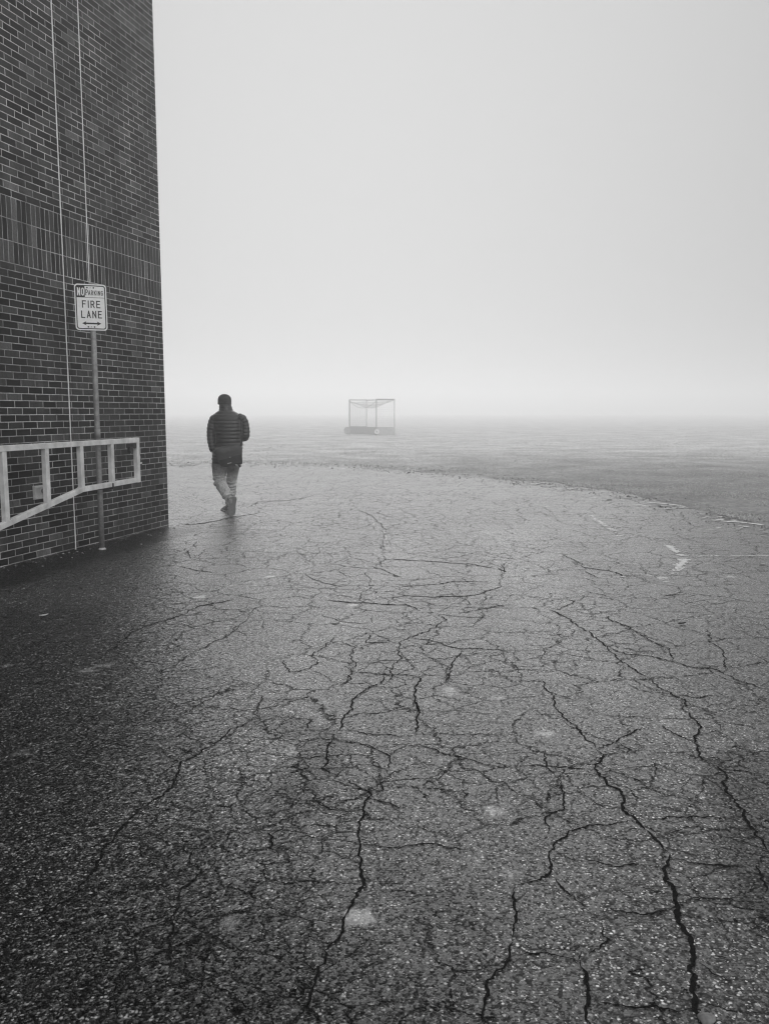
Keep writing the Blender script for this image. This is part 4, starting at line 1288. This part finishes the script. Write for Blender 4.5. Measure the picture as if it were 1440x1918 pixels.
for sg in (-1, 1):
    mb.ball(hd + fx * .076 + uz * .012 + sx_ * (.031 * sg), .0125, 10, 8)
    mb.tube([hd + fx * .078 + uz * .032 + sx_ * (.012 * sg), hd + fx * .083 + uz * .037 + sx_ * (.030 * sg), hd + fx * .070 + uz * .033 + sx_ * (.052 * sg)], [.006, .0075, .005], 8, ref=uz)
    e = hd - fx * .008 + sx_ * (.077 * sg) - uz * .012
    mb.ball(e + sx_ * (.006 * sg), (.010, .019, .031), 12, 8, ax=(sx_, (fx - sx_ * .35 * sg).normalized(), uz))
# arms
chain(mb, [(470, 430, .02, .05, .05), (415, 500, .02, .046, .046), (395, 620, .0, .040, .040), (395, 740, -.02, .036, .036), (410, 840, -.03, .029, .027), (424, 905, -.035, .024, .024)], n=14)
hand(mb, Q(424, 893, -.035), Q(426, 960, -.06) - Q(424, 893, -.035), Vector((.75, .6, 0)), 1, 1.25)
chain(mb, [(765, 430, .02, .05, .05), (835, 520, .02, .046, .046), (845, 620, .0, .040, .040), (843, 685, .0, .038, .038), (825, 705, .08, .034, .034), (790, 700, .18, .027, .027), (765, 690, .24, .024, .024)], n=14, ref=(0, 0.3, 1))
hand(mb, Q(772, 692, .225), Vector((-.8, .45, .15)), Vector((-.3, -.8, -.3)), 1, 1.1)
# legs and feet
chain(mb, [(530, 960, .0, .085, .09), (500, 1080, .0, .078, .082), (500, 1190, -.02, .066, .068), (512, 1290, -.05, .056, .058), (560, 1390, -.13, .052, .054), (615, 1475, -.215, .042, .044), (655, 1525, -.255, .036, .040)], n=16)
chain(mb, [(670, 960, .0, .085, .09), (682, 1090, .03, .075, .08), (672, 1190, .08, .064, .066), (665, 1290, .13, .054, .056), (665, 1390, .17, .050, .052), (655, 1490, .22, .040, .042), (628, 1600, DH + .075, .033, .036), (615, 1660, DH + .085, .033, .036)], n=16)
la, lt = Q(655, 1525, -.255), Q(672, 1690, DT + .045)
mb.tube([la, la.lerp(lt, .5), lt], [(.034, .034), (.034, .03), (.03, .018)], 12)
ra_, rt_ = Q(615, 1660, DH + .085), None
hb = G(424.3, 958.8)
mb.tube([Vector((ra_.x, ra_.y, .07)), Vector((hb.x - .045, hb.y + .13, .045)), Vector((hb.x - .068, hb.y + .19, .036))], [(.033, .035), (.035, .028), (.03, .018)], 12)
M_SKIN = simple("skin", 0.28, 0.36, scale=20, rough=0.5, spec=0.4)
mb.build("body", M_SKIN, man, smooth=True, remesh=.0046, sm_iter=2)


def quilt(pitch, amp):
    def f_(s_, q):
        return amp * (abs(math.sin(math.pi * s_ / pitch)) ** .55 - .6)
    return f_


# --- quilted jacket
mb = MB()
trows = [(606, 1058, .0, .190, .135), (604, 1035, .0, .203, .148), (604, 985, .0, .210, .152), (614, 900, .0, .205, .150), (630, 800, .0, .194, .145), (634, 700, .005, .194, .145), (632, 560, .015, .199, .145),
         (624, 470, .025, .205, .138), (616, 428, .030, .204, .128), (606, 400, .036, .186, .115), (598, 376, .042, .150, .10), (593, 354, .047, .112, .086), (590, 336, .05, .090, .078)]
chain(mb, trows, n=56, span=10, mod=quilt(.0515, .0125), sup=2.5, flat=True)
chain(mb, [(490, 425, .02, .050, .065), (436, 462, .02, .064, .075), (403, 560, .015, .063, .072), (394, 660, .0, .060, .066), (397, 750, -.02, .056, .060), (411, 840, -.03, .050, .052), (421, 893, -.035, .042, .044)], n=28, span=12, mod=quilt(.048, .010))
chain(mb, [(745, 425, .02, .050, .065), (808, 462, .02, .062, .075), (840, 560, .015, .061, .070), (846, 640, .0, .060, .066), (842, 690, .005, .058, .062), (828, 706, .07, .054, .056), (800, 702, .16, .050, .050), (778, 694, .215, .040, .042)], n=28, span=12, mod=quilt(.048, .010), ref=(0, .3, 1))
chain(mb, [(592, 352, .045, .100, .086), (588, 318, .055, .094, .084), (583, 290, .062, .088, .082), (580, 266, .07, .086, .082)], n=36, span=8, mod=quilt(.04, .005), flat=True)
M_JKT = simple("black_quilted_nylon", 0.006, 0.011, scale=30, rough=0.36, spec=0.5, bump=0.35, bscale=45, bdist=.008)
jk = mb.build("jacket", M_JKT, man, smooth=True, remesh=.0050, sm_iter=0)

# --- jeans
def folds(ws_, amp):
    def f_(s_, q):
        v = 0
        for c, wdt in ws_:
            v += math.exp(-((q - c) / wdt) ** 2)
        return amp * v * math.sin(s_ * 2 * math.pi / .052 + 3 * mnoise.noise(Vector((s_ * 8, 1, 2))))
    return f_


mb = MB()
mb.ball(Q(602, 985, .005), (.165, .128, .135), 32, 20)
chain(mb, [(530, 960, .0, .105, .115), (508, 1060, .0, .112, .110), (504, 1165, -.02, .101, .098), (508, 1285, -.05, .084, .084), (556, 1385, -.13, .078, .076), (604, 1462, -.205, .072, .068), (634, 1505, -.245, .068, .064)], n=30, span=10, mod=folds([(.52, .10), (.92, .16)], .016))
chain(mb, [(672, 960, .0, .105, .115), (684, 1075, .03, .098, .10), (678, 1180, .08, .083, .086), (664, 1290, .13, .074, .076), (668, 1390, .17, .067, .068), (660, 1490, .22, .061, .062), (636, 1575, DH + .05, .058, .060)], n=30, span=10, mod=folds([(.55, .10), (.92, .16)], .015))
M_JEAN, t, b = nt("faded_denim")
tc = N(t, "ShaderNodeTexCoord"); P = tc.outputs["Object"]
n1 = N(t, "ShaderNodeTexNoise", Scale=7.0, Detail=6.0, Roughness=.65); L(t, P, n1.inputs["Vector"])
n2 = N(t, "ShaderNodeTexNoise", Scale=160.0, Detail=3.0); L(t, P, n2.inputs["Vector"])
sxyz = N(t, "ShaderNodeSeparateXYZ"); L(t, P, sxyz.inputs[0])
fade_ = ramp(t, maprange(t, sxyz.outputs[2], 0.30, 0.85), [(0.0, .58), (0.35, .50), (0.6, .24), (1.0, .13)])   # paler below the knee
c = math_(t, 'MULTIPLY', fade_.outputs[0], ramp(t, n1.outputs["Fac"], [(0.3, .5), (0.7, 1.35)]).outputs[0])
c = math_(t, 'MULTIPLY', c, ramp(t, n2.outputs["Fac"], [(0.3, .8), (0.7, 1.2)]).outputs[0])
L(t, c, b.inputs["Base Color"]); b.inputs["Roughness"].default_value = .85; b.inputs["Specular IOR Level"].default_value = .2
n3 = N(t, "ShaderNodeTexNoise", Scale=22.0, Detail=4.0, Distortion=1.2); L(t, P, n3.inputs["Vector"])
bp = N(t, "ShaderNodeBump", Strength=1.0, Distance=.04); L(t, n3.outputs["Fac"], bp.inputs["Height"]); L(t, bp.outputs[0], b.inputs["Normal"])
tr = mb.build("trousers", M_JEAN, man, smooth=True, remesh=.0055, sm_iter=1)

# --- cap
mb = MB()
rows = [(.262, .090, .102), (.250, .094, .106), (.225, .0965, .109), (.195, .095, .108), (.168, .086, .098), (.147, .068, .080), (.134, .044, .052), (.1275, .018, .022)]
cz = [Q(573, r_[0] * 1000, .095) for r_ in rows]
mb.tube(cz, [(r_[1], r_[2]) for r_ in rows], 32, ref=sx_)
mb.tube([cz[0] - ZV * .004, cz[0] + ZV * .006, cz[1] + ZV * .010], [(.0925, .1045), (.0975, .1095), (.096, .108)], 32, ref=sx_)
mb.build("cap", simple("dark_knit_cap", .012, .028, scale=16, rough=.8, spec=.3, bump=.5, bscale=140), man, smooth=True)

# --- shoes
M_SHOE = simple("dark_shoe_leather", .03, .09, scale=24, rough=.5, bump=.2, bscale=50)
M_SOLE = simple("grey_rubber_sole", .14, .22, scale=60, rough=.8, bump=.6, bscale=120)
M_TRIM = simple("pale_shoe_edge", .35, .5, scale=30, rough=.7)


def shoe(h, tt, upv):
    a = (tt - h); Ls = a.length; a.normalize(); u = (upv - a * upv.dot(a)).normalized(); sd = a.cross(u)
    W_ = [(0, .012, .040), (.03, .023, .062), (.10, .032, .082), (.28, .033, .086), (.45, .034, .072), (.62, .046, .058), (.78, .050, .047), (.90, .043, .036), (.97, .028, .026), (1.0, .012, .018)]
    mb = MB(); rings = []
    for f_, w_, hh_ in W_:
        rings.append([h + a * (Ls * f_) + sd * (w_ * math.cos(q) * (1 - .25 * max(0, math.sin(q)))) + u * (.016 + max(0.0, math.sin(q)) * (hh_ - .016)) for q in np.linspace(-.2, math.pi + .2, 15)])
    V_ = [p for r_ in rings for p in r_]; n_ = 15
    mb.add(V_, [(i * n_ + k, i * n_ + (k + 1) % n_, (i + 1) * n_ + (k + 1) % n_, (i + 1) * n_ + k) for i in range(len(W_) - 1) for k in range(n_)] + [tuple(range(n_)), tuple((len(W_) - 1) * n_ + k for k in range(n_))])
    sh = mb.build("shoe", M_SHOE, man, smooth=True)
    mb = MB(); out_ = [h + a * (Ls * f_) + sd * (w_ + .004) for f_, w_, _ in W_] + [h + a * (Ls * f_) - sd * (w_ + .004) for f_, w_, _ in reversed(W_)]
    mb.prism(out_, u * .017); so = mb.build("sole", M_SOLE, sh, bevel=.004)
    mb = MB(); o2 = [h + a * (Ls * f_) + sd * (w_ + .0065) + u * .012 for f_, w_, _ in W_] + [h + a * (Ls * f_) - sd * (w_ + .0065) + u * .012 for f_, w_, _ in reversed(W_)]
    mb.prism(o2, u * .010); mb.build("welt", M_TRIM, sh, bevel=.003)
    return sh


shoe(Q(706, 1495, DT - .02), Vector((TOE.x, TOE.y, .002)), Vector((-.12, 1, .12)))
hb = G(424.3, 959.2)
shoe(Vector((hb.x, hb.y, .001)), Vector((hb.x - .095, hb.y + .27, .001)), Vector((0, 0, 1)))

# ------------------------------------------------------------------ bag on his hip
M_BAG = simple("black_bag_canvas", .006, .012, scale=40, rough=.7, spec=.3, bump=.3, bscale=200)
M_FLAP = simple("dark_leather_flap", .018, .040, scale=9, rough=.42, spec=.5, bump=.3, bscale=40)
bc = Q(640, 950, -.215)
bag = thing("messenger_bag", bc, "black messenger bag with a leather flap hanging on the walker's hip", "bag")
rl = R(11.5); BX = Vector((math.cos(rl), .0, math.sin(rl))); BZ = Vector((-math.sin(rl), 0, math.cos(rl))); BY = Vector((0, 1, 0))
yaw = Matrix.Rotation(R(8), 3, 'Z'); BX = yaw @ BX; BZ = yaw @ BZ; BY = yaw @ BY


def bq(x, y, z):
    return bc + BX * x + BY * y + BZ * z


mb = MB(); V_ = []; nxb, nzb = 18, 16     # soft body: bulging, rounded outline
for side in (-1, 1):
    for j in range(nzb + 1):
        for i in range(nxb + 1):
            u, v = i / nxb * 2 - 1, j / nzb * 2 - 1
            ww = .168 * (1 - .10 * max(0, -v) ** 2); x_ = u * ww * (1 - .06 * abs(v) ** 4); z_ = v * .150 * (1 - .10 * abs(u) ** 4) - .012 * u
            th = .052 * (1 - abs(u) ** 4) ** .5 * (1 - abs(v) ** 5) ** .5 * (1 - .25 * v)
            V_.append(bq(x_, side * th + .006 * mnoise.noise(Vector((u * 2, v * 2, side))), z_))
n1_ = (nxb + 1) * (nzb + 1); Fq = []
for sd_ in (0, 1):
    for j in range(nzb):
        for i in range(nxb):
            a = sd_ * n1_ + j * (nxb + 1) + i; q = (a, a + 1, a + nxb + 2, a + nxb + 1)
            Fq.append(q if sd_ else tuple(reversed(q)))
mb.add(V_, Fq); bb = mb.build("bag_body", M_BAG, bag, smooth=True)
mb = MB(); V_ = []
for lay in (0, 1):
    for j in range(15):
        for i in range(21):
            u, v = i / 20 * 2 - 1, j / 14
            z_ = .152 - v * .172 + .010 * math.sin(u * 2.2) * v
            y_ = -.058 - .012 * math.sin(math.pi * min(1, v * 1.1)) + .020 * abs(u) ** 4 - lay * .005 + (.055 * max(0, .16 - v) / .16) + .004 * mnoise.noise(Vector((u * 2.2, v * 3, 4)))
            V_.append(bq(u * .176, y_, z_))
n1_ = 21 * 15; Fq = []
for sd_ in (0, 1):
    for j in range(14):
        for i in range(20):
            a = sd_ * n1_ + j * 21 + i; q = (a, a + 1, a + 22, a + 21); Fq.append(q if sd_ else tuple(reversed(q)))
rim = [i for i in range(21)] + [j * 21 + 20 for j in range(1, 15)] + [14 * 21 + i for i in range(19, -1, -1)] + [j * 21 for j in range(13, 0, -1)]
for a, b_ in zip(rim, rim[1:] + rim[:1]):
    Fq.append((a, b_, b_ + n1_, a + n1_))
mb.add(V_, Fq); mb.build("flap", M_FLAP, bag, smooth=False)
mb = MB(); mb.box(bq(.005, -.079, -.018), (.020, .008, .014), (BX, BY, BZ)); mb.build("buckle", M_GALV, bag, bevel=.002)
mb = MB(); mb.box(Q(637, 1047, -.285), (.058, .004, .009), (BX, BY, BZ)); mb.build("zip_pull", M_TRIM, bag)
mb = MB(); mb.tube([Q(715, 1062, -.24), Q(742, 1078, -.245), Q(768, 1092, -.245)], [.010, .012, .012], 8); mb.build("strap_tail", M_TRIM, bag, smooth=True)
mb = MB(); mb.tube([Q(758, 1060, -.255), Q(775, 1082, -.255), Q(788, 1097, -.255)], .0165, 12); mb.build("strap_end", M_BLACK, bag, smooth=True)
# strap: up the back, over the right shoulder, across the chest to the other end of the bag
sp3 = [(788, 800, -.20), (795, 740, -.165), (799, 640, -.150), (800, 540, -.142), (797, 470, -.125), (788, 432, -.085), (778, 412, -.03), (760, 408, .04), (722, 430, .13), (670, 520, .185), (590, 690, .19), (500, 850, .165), (440, 930, .06), (445, 940, -.08), (480, 930, -.17)]
D = catmull(sp3, 10); pts = [Q(*d) for d in D]; mb = MB(); V_ = []
ctr = Q(615, 600, .01)
for i, p in enumerate(pts):
    td = (pts[min(i + 1, len(pts) - 1)] - pts[max(i - 1, 0)]).normalized()
    rd = Vector((p.x - ctr.x, p.y - ctr.y, 0.0)); rd = Vector((.35, 0, 1)) if p.z > Q(0, 432).z else rd; rd = (rd - td * rd.dot(td)).normalized(); sd = td.cross(rd)
    for a_, c_ in ((-1, 0), (1, 0), (1, 1), (-1, 1)):
        V_.append(p + sd * (.019 * a_) + rd * (.004 * c_))
Fq = [(i * 4 + k, i * 4 + (k + 1) % 4, (i + 1) * 4 + (k + 1) % 4, (i + 1) * 4 + k) for i in range(len(pts) - 1) for k in range(4)]
mb.add(V_, Fq); mb.build("strap", M_BAG, bag)
